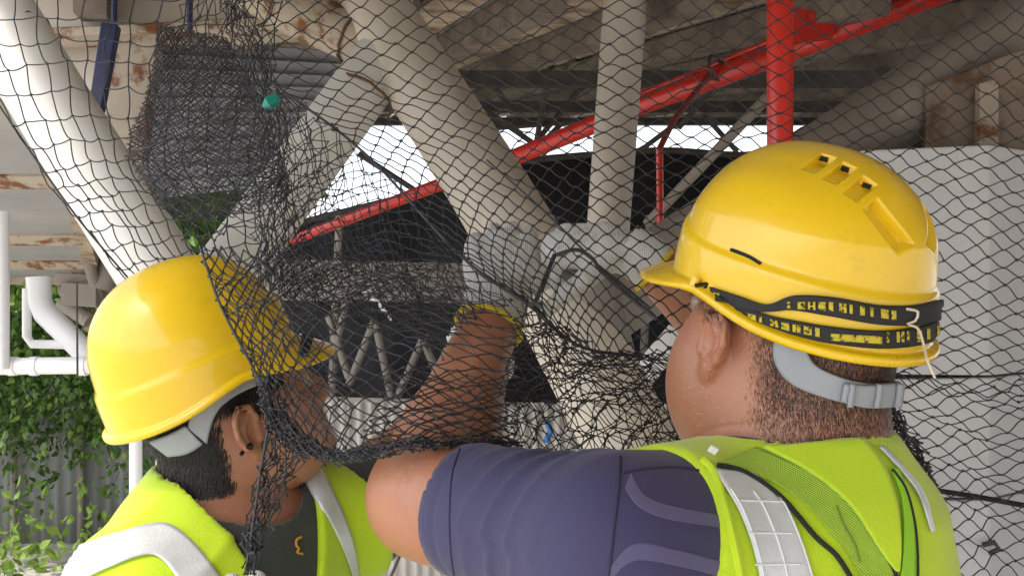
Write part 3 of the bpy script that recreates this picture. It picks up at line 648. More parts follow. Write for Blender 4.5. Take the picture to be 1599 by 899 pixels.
def strands(name, head, n, length, m, par, region, dirfn, seed, thick=.00045, lift=.28):     # short hair: thin blades rooted in the head surface
    v, f = head; r = np.random.default_rng(seed); nm = vnormals(v, f); keep = region(v).astype(float); fi = np.where(keep[f].min(1) > 0)[0]
    a = np.linalg.norm(np.cross(v[f[fi, 2]]-v[f[fi, 0]], v[f[fi, 3]]-v[f[fi, 1]]), axis=1); a = a*keep[f[fi, 0]]; fi = r.choice(fi, n, p=a/a.sum())
    w = r.dirichlet((1, 1, 1, 1), n); p = (v[f[fi]]*w[:, :, None]).sum(1); nn = nm[f[fi, 0]]
    d = dirfn(p, nn)+r.normal(0, .16, (n, 3)); d = d-nn*((d*nn).sum(1)-lift)[:, None]; d /= np.linalg.norm(d, axis=1)[:, None]
    sd_ = np.cross(d, nn); sd_ /= np.linalg.norm(sd_, axis=1)[:, None]; ln = length*r.uniform(.6, 1.2, n)[:, None]
    p = p-nn*.0005; mid = p+d*ln*.55+nn*ln*.3*lift; tip = p+d*ln-nn*ln*.03
    V = np.stack([p-sd_*thick, p+sd_*thick, mid+sd_*thick*.8, mid-sd_*thick*.8, tip], 1).reshape(-1, 3)
    base = np.arange(n)*5; fs = [(b, b+1, b+2, b+3) for b in base]+[(b+3, b+2, b+4) for b in base]
    o = mobj(name, V, fs, m, par); o['kind'] = 'stuff'; return o
# ------------------------------------------------------------------ hard hat
def hat(name, origin, fr, label, vents=None, sc=1.0, H=.149, droop=.30):
    root = empty(name, origin, label, 'hard hat', 'yellow hard hats')
    nt, nr = (760, 240) if vents else (400, 132); T = loc(origin, fr)
    th = np.linspace(-math.pi, math.pi, nt, endpoint=False); deg = np.degrees(np.abs(th))
    zr = -.022-.024*(1-np.cos(th))/2+.012*np.exp(-((deg-80)/30)**2)                     # rim height round the head
    A = np.where(np.cos(th) > 0, .137, .140); B = .113
    dirr = 1/np.sqrt((np.cos(th)/A)**2+(np.sin(th)/B)**2)                                # rim radius
    vis = np.clip(np.cos(th*1.15), 0, 1)**1.5*(deg < 78)*.040
    rows = []
    stepz = .018+.026*np.exp(-(deg/42)**2)-.012*np.exp(-((180-deg)/60)**2)
    fl = [(1.0, .985), (1.0, 1.0)]
    for i in range(nr):
        t = i/(nr-1)
        ph = t*math.pi/2; rad = np.cos(ph)**.86; z = H*np.sin(ph)**.95
        zz = zr+(H-zr)*(z/H) if False else z+zr*(1-np.clip(z/.05, 0, 1))**1*1.0
        r = dirr*rad
        st = 1/(1+np.exp((zz-stepz)/.0016)); r = r+.0042*st
        x, y = r*np.cos(th), r*np.sin(th)
        rid = .0045*np.exp(-(y/.030)**2)*np.clip((zz-.05)/.04, 0, 1)
        rid = rid-.0022*np.exp(-((np.abs(y)-.062)/.016)**2)*np.clip((zz-.04)/.03, 0, 1)*np.clip(.09+x, 0, .05)/.05
        rows.append(np.stack([x, y, zz+rid], 1))
    # lip + visor below the first row
    r0 = rows[0]; rr = np.hypot(r0[:, 0], r0[:, 1]); ux, uy = r0[:, 0]/rr, r0[:, 1]/rr
    lip = []
    for e, dz, vk in ((.0045, -.001, 0.0), (.0075, -.0025, .0), (.0085, -.0045, .35), (.0085, -.006, .7), (.0085, -.0075, 1.0), (.0070, -.0105, 1.03), (.0045, -.0105, 1.0), (.002, -.0090, .6), (-.002, -.008, 0)):
        R = rr+e+vis*vk; drop = dz-vis*vk*droop-.10*(np.abs(uy)*vis*vk)
        lip.append(np.stack([ux*R, uy*R, r0[:, 2]+drop], 1))
    inner = [np.stack([rw[:, 0]*.955, rw[:, 1]*.955, rw[:, 2]-.008], 1) for rw in rows[::6]]
    G = inner[::-1]+lip[::-1]+rows; G = np.array(G)*sc; nR = len(G)
    v = G.reshape(-1, 3)
    Wd = lambda q: np.array(T(0, 0, 0))+q[:, 0:1]*np.array(fr[0])+q[:, 1:2]*np.array(fr[1])+q[:, 2:3]*np.array(fr[2])
    if vents:                                                                            # recessed scoops, the same on both sides
        q = v.copy(); outer = np.arange(len(v)) >= len(v)-nr*nt
        q[:, 1] = np.abs(q[:, 1]) if fr[1].y < 0 else -np.abs(q[:, 1]); wp = Wd(q)
        px = wp[:, 0]/wp[:, 1]*F+799.5; py = 449.5-(wp[:, 2]-C)/wp[:, 1]*F
        cen = np.array([0, 0, .03])*sc; nrm = (v-cen)/np.linalg.norm(v-cen, axis=1)[:, None]
        nw = (q-cen); toc = (Wd(nw+0)-np.array(T(0, 0, 0))); facing = (toc*(np.array(CAMP)-wp)).sum(1) > 0
        for quad, depth in vents:                                                        # quad: shallow end a,b ; deep end c,d (px)
            a, b, c_, d_ = [np.array(k, float) for k in quad]; o0 = a; e1 = ((d_-a)+(c_-b))/2; e2 = b-a
            det = e1[0]*e2[1]-e1[1]*e2[0]; dx, dy = px-o0[0], py-o0[1]
            s1 = (dx*e2[1]-dy*e2[0])/det; s2 = (e1[0]*dy-e1[1]*dx)/det
            w = np.clip((s2+.04)/.10, 0, 1)*np.clip((1.04-s2)/.10, 0, 1)*np.clip((1.04-s1)/.08, 0, 1)*np.clip((s1+.02)/.06, 0, 1)
            w = w*np.clip(s1*.9+.1, 0, 1)*(facing & outer)
            v = v-nrm*(w*depth)[:, None]
    W = Wd(v)
    j = np.arange(nt); j2 = (j+1) % nt; fs = np.concatenate([np.stack([k*nt+j, k*nt+j2, (k+1)*nt+j2, (k+1)*nt+j], 1) for k in range(nR-1)])
    o = mobj('shell', W, fs, M['yellow'], root, True)
    return root, o
# ================================================================== RIGHT WORKER
aR = math.radians(180-57); hfR = frame(aR, math.radians(15), math.radians(-2)); HCR = P(1232, 516, .90)
NR = P(1240, 735, .89); bfR = frame(math.radians(180-52)); TR = TF(NR, bfR)
ShL = P(968, 862, .775); ElL = P(668, 776, .95); WrL = P(768, 497, 1.085)
ShR = TR(.07, -.165, -.085); ElR = P(1215, 590, 1.12); WrR = P(992, 392, 1.13)
wR = empty('person', Vector((NR.x, NR.y, 0)), 'worker in navy jersey seen from behind, both gloved hands raised to the net', 'person')
hv, hf, THR = head_sdf(HCR, hfR, .97, NR, 1)
lo = np.array((-.25, .55, -.0)); hi = np.array((.62, 1.3, C+.12))
S = SDF(lo, hi, .005); torso(S, TR, [ShL, ShR], 1); legs(S, TR)
S.cone(NR+Vector((0, 0, .05)), TR(-.01, 0, -.1), .07, .08, .03)
S.chain([ShL, ElL], [.060, .056], .03); S.cone(ElL+(ShL-ElL)*.1, ElL+Vector((0, .012, -.002)), .05, .052, .03)
fo = WrL-ElL; S.chain([ElL, ElL+fo*.3, WrL], [.050, .0505, .030], .02); S.cone(WrL, WrL+fo*.12, .029, .024, .01)
S.chain([ShR, ElR], [.058, .052], .03); foR = WrR-ElR; S.chain([ElR, ElR+foR*.35, ElR+foR*.92], [.049, .045, .025], .02)
bv_, bf_ = S.mesh(); bv_ = relax(bv_, bf_, 2)
V, Fc = joinmeshes([(bv_, bf_), (hv, hf)]); body = mobj('body', V, Fc, M['skinR'], wR, True); eyes(THR, .97, wR)
# hair
def locR(v): d = v-np.array(HCR); return np.stack([d@np.array(hfR[0]), d@np.array(hfR[1]), d@np.array(hfR[2])], 1)/.97
def regR(v):
    q = locR(v); a = q[:, 0]; z = q[:, 2]
    nz = noise3(v, 90, 9)*.004; a = a+nz; z = z+nz
    side = np.clip((-.018-.30*np.clip(-z-.01, 0, .2)-a)/.030, 0, 1)**1.5*np.clip((z+.080)/.045, 0, 1)
    front = np.clip((z-.008)/.02, 0, 1)*(a < .06)*(a > -.03)*(np.abs(q[:, 1]) > .05)*.7
    return np.maximum(np.maximum(side, front), (z > .05)*1.0)
dnR = lambda p, n: np.tile(np.array(-hfR[2]*.9-hfR[0]*.35), (len(p), 1))
strands('hair', (hv, hf), 170000, .0058, M['stubble'], wR, regR, dnR, 3, .00012, .17)
bvh_head0 = BVHTree.FromPolygons([Vector(q) for q in hv], [tuple(q) for q in hf.tolist()])
rr_ = random.Random(3); b = MB()
for i in range(170):
    x, y = (rr_.uniform(1046, 1110), rr_.uniform(470, 680)) if i < 130 else (rr_.uniform(1110, 1200), rr_.uniform(610, 690)); h = hit(bvh_head0, x, y, 0)
    if h and h[0].y < 1.0:
        n_ = h[1]; a_ = n_.orthogonal().normalized(); b_ = n_.cross(a_); q = rr_.uniform(.0003, .0009)
        b.add([h[0]+a_*q, h[0]+b_*q, h[0]-a_*q, h[0]-b_*q, h[0]+n_*q*.7+Vector((0, 0, -q*.3))], [(0, 1, 4), (1, 2, 4), (2, 3, 4), (3, 0, 4)])
sw = b.build('sweat_beads', mat('sweat', (.55, .34, .25), .08, spec=.8), wR, True); sw['kind'] = 'stuff'
me = body.data; co = np.empty(len(me.vertices)*3); me.vertices.foreach_get('co', co); co = co.reshape(-1, 3); nn_ = vnormals(V, Fc)
for line, wdt, dep in (([(1076, 694), (1092, 678), (1118, 668), (1160, 662), (1190, 655)], .0016, .0022), ([(1130, 678), (1200, 690), (1290, 690)], .002, .0014)):
    for x, y in resample(line, 60):
        h = hit(bvh_head0, x, y, 0)
        if h:
            d2 = ((co-np.array(h[0]))**2).sum(1); w_ = np.where(d2 < .0001, np.exp(-d2/wdt**2), 0); co -= nn_*(w_*dep*.22)[:, None]
me.vertices.foreach_set('co', co.ravel()); me.update()
bvb = BVHTree.FromPolygons([Vector(q) for q in V], [tuple(q) for q in Fc.tolist()]); co0 = co.copy()
for line, wdt, dep in (([(640, 730), (631, 765), (636, 805), (650, 830)], .0022, .0022), ([(622, 742), (616, 770), (622, 800)], .002, .0014), ([(655, 745), (648, 775), (654, 800)], .0018, .0012), ([(760, 515), (745, 560), (728, 610)], .004, -.0012)):
    for x, y in resample(line, 50):
        h = hit(bvb, x, y, 0)
        if h:
            d2 = ((co-np.array(h[0]))**2).sum(1); w_ = np.where(d2 < .0002, np.exp(-d2/wdt**2), 0); co -= nn_*(w_*dep*.3)[:, None]
me.vertices.foreach_set('co', co.ravel()); me.update()
# jersey
S = SDF(lo-.03, hi+.03, .0045); S.d[:] = .3; torso(S, TR, [ShL, ShR], 1, .012)
S.cone(NR+Vector((0, 0, -.02)), TR(-.01, 0, -.1), .080, .094, .03)
hemL = ShL+(ElL-ShL)*.80; S.cone(ShL, hemL, .067, .0635, .03)
hemR = ShR+(ElR-ShR)*.75; S.cone(ShR, hemR, .068, .066, .03)
axL = (ElL-ShL).normalized(); axR = (ElR-ShR).normalized()
def cutcyl(S, p, n, rad):            # trim what lies beyond a hem plane, within reach of the arm
    X, Y, Z = np.meshgrid(*[S.lo[i]+S.vox*np.arange(S.n[i], dtype=np.float32) for i in range(3)], indexing='ij')
    r = np.sqrt((X-p[0])**2+(Y-p[1])**2+(Z-p[2])**2); pl = (X-p[0])*n[0]+(Y-p[1])*n[1]+(Z-p[2])*n[2]
    S.d = np.where(r < rad, np.maximum(S.d, pl), S.d)
cutcyl(S, ShL+(ElL-ShL)*.74, axL, .13); cutcyl(S, ShR+(ElR-ShR)*.7, axR, .13); S.halfspace((0, 0, .86), (0, 0, -1)); S.halfspace(NR+Vector((0, 0, .085)), (0, 0, 1))
v, f = S.mesh(); v = relax(v, f, 3)
rel = v-np.array(ShL); t = rel@np.array(axL); hl = .74*(ElL-ShL).length; near = (t > hl-.0055) & (np.linalg.norm(rel-t[:, None]*np.array(axL), axis=1) < .1)
v = v+np.array(axL)*np.where(near, hl-t, 0)[:, None]; nm = vnormals(v, f)
rel = v-np.array(ShL); t = rel@np.array(axL); perp = rel-t[:, None]*np.array(axL); ang = np.arctan2(perp[:, 2], perp@np.array(axL.cross(Vector((0, 0, 1)))))
hl = .74*(ElL-ShL).length; hemk = np.clip((hl-.012-t)/.03, 0, 1); inarm = (np.linalg.norm(perp, axis=1) < .1); mask = np.exp(-((t-.085)/.055)**2)*inarm*hemk
fold = np.sin(t*190+2.2*np.sin(ang*1.2+.5)+14*perp[:, 2]+noise3(v, 16, 5)*2.6); fold = np.where(fold > .1, (fold-.1)/.9, .35*(fold-.1))
v = v+nm*((fold**2*np.sign(fold)*.0052*mask*np.clip(noise3(v, 22, 8)+.55, 0, 1.2))+noise3(v, 26, 6)*.0018*np.where(inarm, hemk, 1))[:, None]
t0 = np.abs(t-.74*(ElL-ShL).length+.020); v = v-nm*(.0016*np.exp(-(t0/.0022)**2)*(np.linalg.norm(perp, axis=1) < .1))[:, None]
shirt = mobj('jersey', v, f, M['navy'], wR, True); bvs = bvh_of(shirt)
strip('chevron', bvs, [(985, 738), (1010, 775), (1060, 792), (1140, 806)], [(975, 762), (1000, 793), (1050, 812), (1150, 826)], M['lilac'], shirt, .0003, 60, 8, .0003)
strip('chevron', bvs, [(948, 890), (990, 848), (1060, 858), (1170, 888)], [(948, 912), (990, 876), (1060, 884), (1170, 912)], M['lilac'], shirt, .0003, 60, 8, .0003)
bead('seam', bvs, [(968, 712), (966, 760), (958, 830), (948, 920)], .0010, M['seam'], shirt, 60, .0004)
bead('seam', bvs, [(968, 740), (1010, 732), (1060, 730), (1110, 738)], .0010, M['seam'], shirt, 50, .0004)
bead('hem_stitch', bvs, [(718, 700), (706, 740), (702, 800), (704, 860), (712, 920)], .0008, M['seam'], shirt, 60, .0002)
# trousers and boots
S = SDF((NR.x-.4, NR.y-.4, -.01), (NR.x+.4, NR.y+.4, .98), .009); S.ell(TR(0, 0, -.58), (.165, .21, .155), bfR, .04); legs(S, TR, .016); S.halfspace((0, 0, .06), (0, 0, -1)); S.halfspace((0, 0, .94), (0, 0, 1))
v, f = S.mesh(); mobj('trousers', relax(v, f, 2), f, M['trouser'], wR, True)
def boots(T, par):
    for q in (1, -1):
        S = SDF((T.o.x-.5, T.o.y-.5, -.01), (T.o.x+.5, T.o.y+.5, .2), .008); a = T(-.02, .13*q, 0); a.z = .05; b = T(.15, .15*q, 0); b.z = .042
        S.cone(a, b, .046, .042, .02); S.cone(a, (a.x, a.y, .13), .05, .052, .02); S.halfspace((0, 0, .003), (0, 0, -1)); v, f = S.mesh(); mobj('boot', relax(v, f, 1), f, M['boot'], par, True)
boots(TR, wR)
# vest
S = SDF((NR.x-.42, NR.y-.35, C-.75), (NR.x+.42, NR.y+.4, C-.05), .0045); torso(S, TR, [ShL, ShR], 1, .0165); S.cone(NR, TR(-.01, 0, -.1), .086, .1, .03)
for (b, sg) in ((.205, 1), (-.20, -1)): S.halfspace(TR(0, b, -.1), bfR[1]*sg+Vector((0, 0, .32))*1.0)
S.cone(TR(.0, 0, -.03), TR(.03, 0, .12), .089, .10, .004, 's'); S.halfspace((0, 0, C-.7), (0, 0, -1))
v, f = S.mesh(); v = relax(v, f, 3); nm = vnormals(v, f); v = v+nm*(noise3(v, 22, 11)*.003+(.5-np.abs(noise3(v, 30, 13)))**3*.030+noise3(v, 55, 12)*.0012)[:, None]
vest = mobj('vest', v, f, M['vest'], wR, True); bvv = bvh_of(vest)
strip('webbing', bvv, [(1128, 724), (1230, 770), (1310, 850), (1352, 920)], [(1180, 700), (1290, 752), (1370, 830), (1412, 920)], M['vest_web'], vest, .0025, 50, 8)
strip('reflective_tape', bvv, [(1112, 735), (1150, 800), (1172, 860), (1186, 925)], [(1178, 742), (1226, 792), (1252, 850), (1276, 925)], M['tape'], vest, .0030, 50, 8)
for k in range(4):
    y = 782+k*48; strip('stitch_line', bvv, [(1150+k*11, y), (1222+k*13, y+2-k)], [(1151+k*11, y+4), (1223+k*13, y+6-k)], M['tape2'], vest, .0042, 16, 1, .001)
for fr_ in (.06, .5, .94):
    ea = [(1130+80*fr_, 765+8*fr_), (1150+76*fr_, 800-8*fr_), (1172+80*fr_, 860-10*fr_), (1186+90*fr_, 925)]
    strip('stitch_line', bvv, ea, [(x+4, y) for x, y in ea], M['tape2'], vest, .0042, 30, 1, .001)
bead('piping', bvv, [(1118, 731), (1160, 742), (1215, 778), (1270, 838), (1305, 870), (1338, 925)], .0021, M['piping'], vest, 70, .004)
strip('yoke_flap', bvv, [(1185, 704), (1260, 742), (1320, 790), (1362, 850), (1392, 892)], [(1350, 690), (1378, 730), (1396, 790), (1400, 850), (1396, 893)], M['vest'], vest, .0055, 50, 12, .003, 4)
bead('piping', bvv, [(1340, 808), (1362, 838), (1380, 868), (1393, 894), (1394, 925)], .0018, M['piping'], vest, 40, .004)
strip('side_webbing', bvv, [(1385, 730), (1402, 780), (1404, 850), (1396, 925)], [(1398, 735), (1418, 790), (1424, 850), (1424, 925)], M['vest_dark'], vest, .0045, 50, 4)
bead('piping', bvv, [(1388, 735), (1408, 765), (1420, 810), (1425, 860), (1425, 925)], .0013, M['piping'], vest, 50, .005)
strip('reflective_tape', bvv, [(1368, 700), (1400, 735), (1430, 775), (1448, 830)], [(1376, 698), (1410, 735), (1439, 775), (1456, 832)], M['tape'], vest, .0035, 40, 3)
bead('armhole_hem', bvv, [(1098, 718), (1116, 740), (1134, 800), (1148, 860), (1160, 925)], .0035, M['vest'], vest, 60, .0005)
strip('grime_streak', bvv, [(1301, 790), (1312, 822), (1328, 850), (1338, 878)], [(1305, 790), (1318, 822), (1334, 850), (1341, 878)], M['dirt'], vest, .0036, 30, 1, .0004)
h = hit(bvv, 1110, 712, .006); lab = MB().box((-.0035, -.0008, -.003), (.0035, .0008, .003), R=Matrix.Rotation(.5, 3, 'Y') @ Matrix.Rotation(.4, 3, 'X'), at=h[0] if h else P(1110, 708, .8)).build('care_label', M['shred'], vest)
glove('glove', WrL+fo*.16, (P(775, 345, 1.24)-WrL), (0, -.72, .7), (1, 0, 0), ((.30, .5, .4), (.25, .5, .4), (.28, .5, .4), (.35, .55, .4)), wR, 1.08, .03, .4, fo)
glove('glove', WrR+foR*.05, (-1, .12, -.02), (0, -.55, .83), (0, -1, -.3), ((1.4, 1.25, .8),)*4, wR, .92, .0, .9, foR)
# hat and straps
vents = [(((1250, 264), (1274, 271), (1306, 246), (1282, 240)), .0085), (((1283, 279), (1306, 289), (1338, 262), (1316, 254)), .0085), (((1316, 301), (1338, 316), (1369, 288), (1349, 276)), .0085),
         (((1348, 328), (1402, 396), (1416, 384), (1380, 306)), .011)]
HOR = Vector(HCR)+hfR[2]*.061+hfR[0]*.0
hatR, shellR = hat('hard_hat', HOR, hfR, 'yellow hard hat with vents and black lettered strap on right worker', vents, .89, .124)
bvh_hat = bvh_of(shellR)
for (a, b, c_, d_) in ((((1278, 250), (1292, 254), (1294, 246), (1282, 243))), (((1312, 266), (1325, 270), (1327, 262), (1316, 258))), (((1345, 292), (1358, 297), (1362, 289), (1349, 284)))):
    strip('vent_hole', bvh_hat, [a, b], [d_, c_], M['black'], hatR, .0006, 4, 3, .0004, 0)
bead('side_slot', bvh_hat, [(1142, 390), (1168, 400), (1188, 412)], .0016, M['black'], hatR, 20, .0004)
st1 = strip('elastic_strap', bvh_hat, [(1112, 446), (1160, 462), (1200, 474), (1240, 460), (1300, 462), (1370, 474), (1430, 474), (1478, 462)],
            [(1118, 472), (1160, 484), (1205, 486), (1240, 484), (1300, 494), (1370, 506), (1430, 506), (1478, 494)], M['strap'], hatR, .0035, 90, 5, .002)
st2 = strip('elastic_strap', bvh_hat, [(1150, 474), (1200, 490), (1250, 500), (1300, 508), (1370, 514), (1430, 508), (1478, 492)],
            [(1150, 486), (1200, 508), (1250, 525), (1300, 536), (1370, 543), (1430, 538), (1478, 522)], M['strap'], hatR, .0028, 90, 5, .002)
def glyphs(par, x0, x1, ytop, ybot, n, seed, off):     # woven yellow marks along the strap
    r = random.Random(seed); xs = np.linspace(x0, x1, n+1)
    for i in range(n):
        a, b = xs[i], xs[i]+(xs[i+1]-xs[i])*.72
        yt = lambda x: np.interp(x, *zip(*ytop)); yb = lambda x: np.interp(x, *zip(*ybot))
        k = r.choice('HIIH'); w = (b-a)*r.uniform(.3, .7)
        def bar(xa, xb, fa, fb):
            p = lambda x, fq: (x, yt(x)+(yb(x)-yt(x))*fq)
            strip('woven_mark', bvh_hat, [p(xa, fa), p(xb, fa)], [p(xa, fb), p(xb, fb)], M['strap_y'], par, off, 5, 2, .0006, 0)
        bar(a, a+w, 0, 1)
        if k in 'EFT': bar(a, b, 0, .3)
        if k in 'EL': bar(a, b, .7, 1)
        if k == 'H': bar(b-w, b, 0, 1); bar(a, b, .4, .62)
glyphs(hatR, 1232, 1402, [(1232, 470), (1300, 470), (1400, 484)], [(1232, 480), (1300, 484), (1400, 498)], 11, 4, .0052)
glyphs(hatR, 1172, 1290, [(1172, 488), (1230, 503), (1290, 512)], [(1172, 496), (1230, 514), (1290, 526)], 7, 9, .0045)
strip('woven_mark', bvh_hat, [(1296, 518), (1374, 522)], [(1296, 530), (1374, 535)], M['strap_y'], hatR, .0045, 20, 3, .0006)
glyphs(hatR, 1380, 1470, [(1380, 516), (1430, 514), (1470, 502)], [(1380, 532), (1430, 531), (1470, 518)], 6, 15, .0045)
strip('woven_mark', bvh_hat, [(1120, 455), (1130, 458)], [(1119, 466), (1129, 470)], M['strap_y'], hatR, .0052, 5, 3, .0006)
sb_ = [hit(bvh_hat, x, y, .006) for x, y in ((1408, 480), (1424, 484), (1420, 498), (1408, 503), (1424, 510), (1432, 535))]; sb_ = [q[0] for q in sb_ if q]
if len(sb_) > 2:
    e = sb_[-1]; pts = resample([list(p) for p in sb_]+[[e.x-.002, e.y-.012, e.z-.012], [e.x+.004, e.y-.012, e.z-.026]], 24); MB().tube(pts, .0011, 6).build('string_tie', M['cord'], hatR, True)
h0 = hit(bvh_hat, 1092, 434, .003); 
if h0:
    c0 = h0[0]; MB().tube([c0, P(1083, 447, c0.y)], .0048, 12).build('strap_hook', M['yellow'], hatR, True)
    MB().tube([P(1085, 446, c0.y-.006), P(1104, 443, c0.y-.008), P(1116, 446, c0.y-.012), P(1112, 470, c0.y-.012), P(1098, 455, c0.y-.008), P(1104, 444, c0.y-.008)], .0017, 8).build('strap_buckle', M['metal'], hatR, True)
head_only = mobj('tmp_head', hv, hf, None); bvhead = bvh_of(head_only); bpy.data.objects.remove(head_only)
strip('nape_band', bvhead, [(1226, 506), (1212, 535), (1215, 568), (1240, 600), (1300, 625), (1350, 634), (1402, 628)], [(1258, 520), (1264, 545), (1275, 566), (1300, 580), (1330, 590), (1365, 594), (1408, 588)], M['grey_plastic'], hatR, .006, 60, 8, .004, 4)
strip('nape_buckle', bvhead, [(1312, 592), (1345, 594), (1385, 590)], [(1306, 624), (1340, 634), (1382, 632)], M['grey_plastic'], hatR, .011, 14, 6, .005, 1)
for x in (1318, 1352, 1378): strip('buckle_rib', bvhead, [(x, 590), (x-6, 632)], [(x+6, 590), (x, 632)], M['grey_plastic'], hatR, .0155, 10, 2, .004, 0)
# ================================================================== LEFT WORKER
hfL = frame(math.radians(30), math.radians(22), math.radians(3)); HCL = P(364, 636, 1.18)
NL = P(352, 768, 1.18); bfL = frame(math.radians(-38), math.radians(-4)); TL = TF(NL, bfL)
wL = empty('person', Vector((NL.x, NL.y, 0)), 'worker in charcoal tee and lime vest looking up at the net, at left', 'person')
hv2, hf2, THL = head_sdf(HCL, hfL, .96, NL, 0)
SrR = TL(.02, -.125, -.085); SrL = TL(.05, .175, -.055); ElR2 = P(190, 1150, 1.02); WrR2 = P(285, 1085, .95); ElL2 = P(588, 738, 1.36); WrL2 = P(690, 640, 1.42)
lo2 = np.array((-.62, .78, 0)); hi2 = np.array((.06, 1.55, C-.1))
S = SDF(lo2, hi2, .0055); torso(S, TL, [SrR, SrL], 0, 0, .05, .78); legs(S, TL); S.cone(NL+Vector((0, 0, .04)), TL(-.01, 0, -.1), .06, .075, .03)
S.chain([SrR, ElR2, WrR2], [.052, .042, .028], .02); S.chain([SrL, ElL2, WrL2], [.052, .042, .028], .02)
bv2, bf2 = S.mesh(); V, Fc = joinmeshes([(relax(bv2, bf2, 2), bf2), (hv2, hf2)]); mobj('body', V, Fc, M['skinL'], wL, True); eyes(THL, 1, wL)
def locL(v): d = v-np.array(HCL); return np.stack([d@np.array(hfL[0]), d@np.array(hfL[1]), d@np.array(hfL[2])], 1)
def regL(v):
    q = locL(v); a = q[:, 0]; z = q[:, 2]
    return np.maximum(np.clip((-.030-.12*np.clip(-z, 0, .2)-a)/.018, 0, 1)*np.clip((z+.095)/.03, 0, 1), np.maximum(((z > .02) & (a < .055))*1.0, ((z > .0) & (a > .01) & (a < .026))*.6))
dnL = lambda p, n: np.tile(np.array(-hfL[2]*.8-hfL[0]*.5), (len(p), 1))
strands('hair', (hv2, hf2), 30000, .017, M['hairmat'], wL, regL, dnL, 5, .0005)
# tee
S = SDF(lo2-.03, hi2+.03, .005); torso(S, TL, [SrR, SrL], 0, .010, .05, .78); S.cone(NL+Vector((0, 0, -.02)), TL(-.01, 0, -.1), .066, .085, .03)
S.cone(SrR, SrR+(ElR2-SrR)*.9, .056, .055, .02); S.cone(SrL, SrL+(ElL2-SrL)*.98, .064, .060, .03)
a2 = (ElL2-SrL).normalized(); cutcyl(S, SrL+(ElL2-SrL)*.94, a2, .1); cutcyl(S, SrR+(ElR2-SrR)*.86, (ElR2-SrR).normalized(), .1); S.halfspace((0, 0, .86), (0, 0, -1))
S.cone(TL(.015, 0, -.035), TL(.06, 0, .1), .069, .085, .004, 's')
v, f = S.mesh(); v = relax(v, f, 3); nm = vnormals(v, f); v = v+nm*(noise3(v, 30, 21)*.003)[:, None]
tee = mobj('tee_shirt', v, f, M['tee'], wL, True); bvt = bvh_of(tee)
bead('printed_logo', bvt, [(470, 838), (463, 842), (462, 850), (466, 856), (464, 862), (472, 864)], .0016, M['orange'], tee, 24, .0006, 6)
S = SDF((NL.x-.4, NL.y-.4, -.01), (NL.x+.4, NL.y+.4, .98), .009); S.ell(TL(0, 0, -.58), (.135, .18, .15), bfL, .04); legs(S, TL, .014); S.halfspace((0, 0, .06), (0, 0, -1)); S.halfspace((0, 0, .92), (0, 0, 1))
v, f = S.mesh(); mobj('trousers', relax(v, f, 2), f, M['trouser'], wL, True); boots(TL, wL)
# vest with open V neck
S = SDF((NL.x-.42, NL.y-.42, C-.8), (NL.x+.42, NL.y+.42, C-.08), .0045); torso(S, TL, [SrR, SrL], 0, .020, .05, .78); S.cone(NL, TL(-.02, 0, -.1), .078, .1, .03)
for (b, sg) in ((.175, 1), (-.205, -1)): S.halfspace(TL(0, b, -.1), bfL[1]*sg+Vector((0, 0, .25)))
S.halfspace((0, 0, C-.72), (0, 0, -1))
S.cone(TL(-.01, 0, -.02), TL(.0, 0, .1), .073, .085, .004, 's')
X, Y, Z = np.meshgrid(*[S.lo[i]+S.vox*np.arange(S.n[i], dtype=np.float32) for i in range(3)], indexing='ij')
D = [X-NL.x, Y-NL.y, Z-NL.z]; la = sum(D[i]*bfL[0][i] for i in range(3)); lb = sum(D[i]*bfL[1][i] for i in range(3)); lz = sum(D[i]*bfL[2][i] for i in range(3))
vcut = np.abs(lb-.0)*.86-(.058+.40*(lz+.03))*.86; S.d = np.where(la > -.01, np.maximum(S.d, -np.maximum(vcut, -.2)), S.d)
v, f = S.mesh(); v = relax(v, f, 3); nm = vnormals(v, f); v = v+nm*(noise3(v, 20, 31)*.004+(.5-np.abs(noise3(v, 28, 33)))**3*.034+noise3(v, 50, 32)*.0014)[:, None]
vest2 = mobj('vest', v, f, M['vest'], wL, True); bvv2 = bvh_of(vest2)
strip('reflective_tape', bvv2, [(110, 858), (180, 834), (240, 818), (272, 822), (310, 855), (345, 900), (360, 925)], [(90, 925), (170, 888), (225, 868), (250, 874), (272, 900), (285, 925), (290, 940)], M['tape'], vest2, .003, 70, 8)
strip('reflective_tape', bvv2, [(462, 722), (490, 775), (520, 830), (545, 890), (552, 930)], [(488, 712), (515, 760), (538, 810), (553, 860), (560, 920)], M['tape'], vest2, .003, 50, 5)
bead('piping', bvv2, [(262, 726), (290, 762), (340, 808), (400, 850), (450, 892), (480, 925)], .0032, M['piping'], vest2, 60, .001)
bead('piping', bvv2, [(448, 745), (462, 790), (476, 840), (484, 900), (485, 925)], .003, M['piping'], vest2, 60, .001)
glove('glove', WrR2+(WrR2-ElR2)*.14, (.45, -.1, .85), (-.3, -.8, .3), (1, 0, 0), ((1.0, 1.1, .6),)*4, wL, 1.0, 0, .9, WrR2-ElR2)
glove('glove', WrL2+(WrL2-ElL2)*.14, (.4, .2, .85), (.3, -.8, .2), (1, 0, 0), ((.7, .9, .6),)*4, wL, 1.0, 0, .8, WrL2-ElL2)
wb = ElL2+(WrL2-ElL2)*.22; wdir = (WrL2-ElL2).normalized()
head2 = mobj('tmp_head', hv2, hf2, None); bvhead2 = bvh_of(head2); bpy.data.objects.remove(head2)
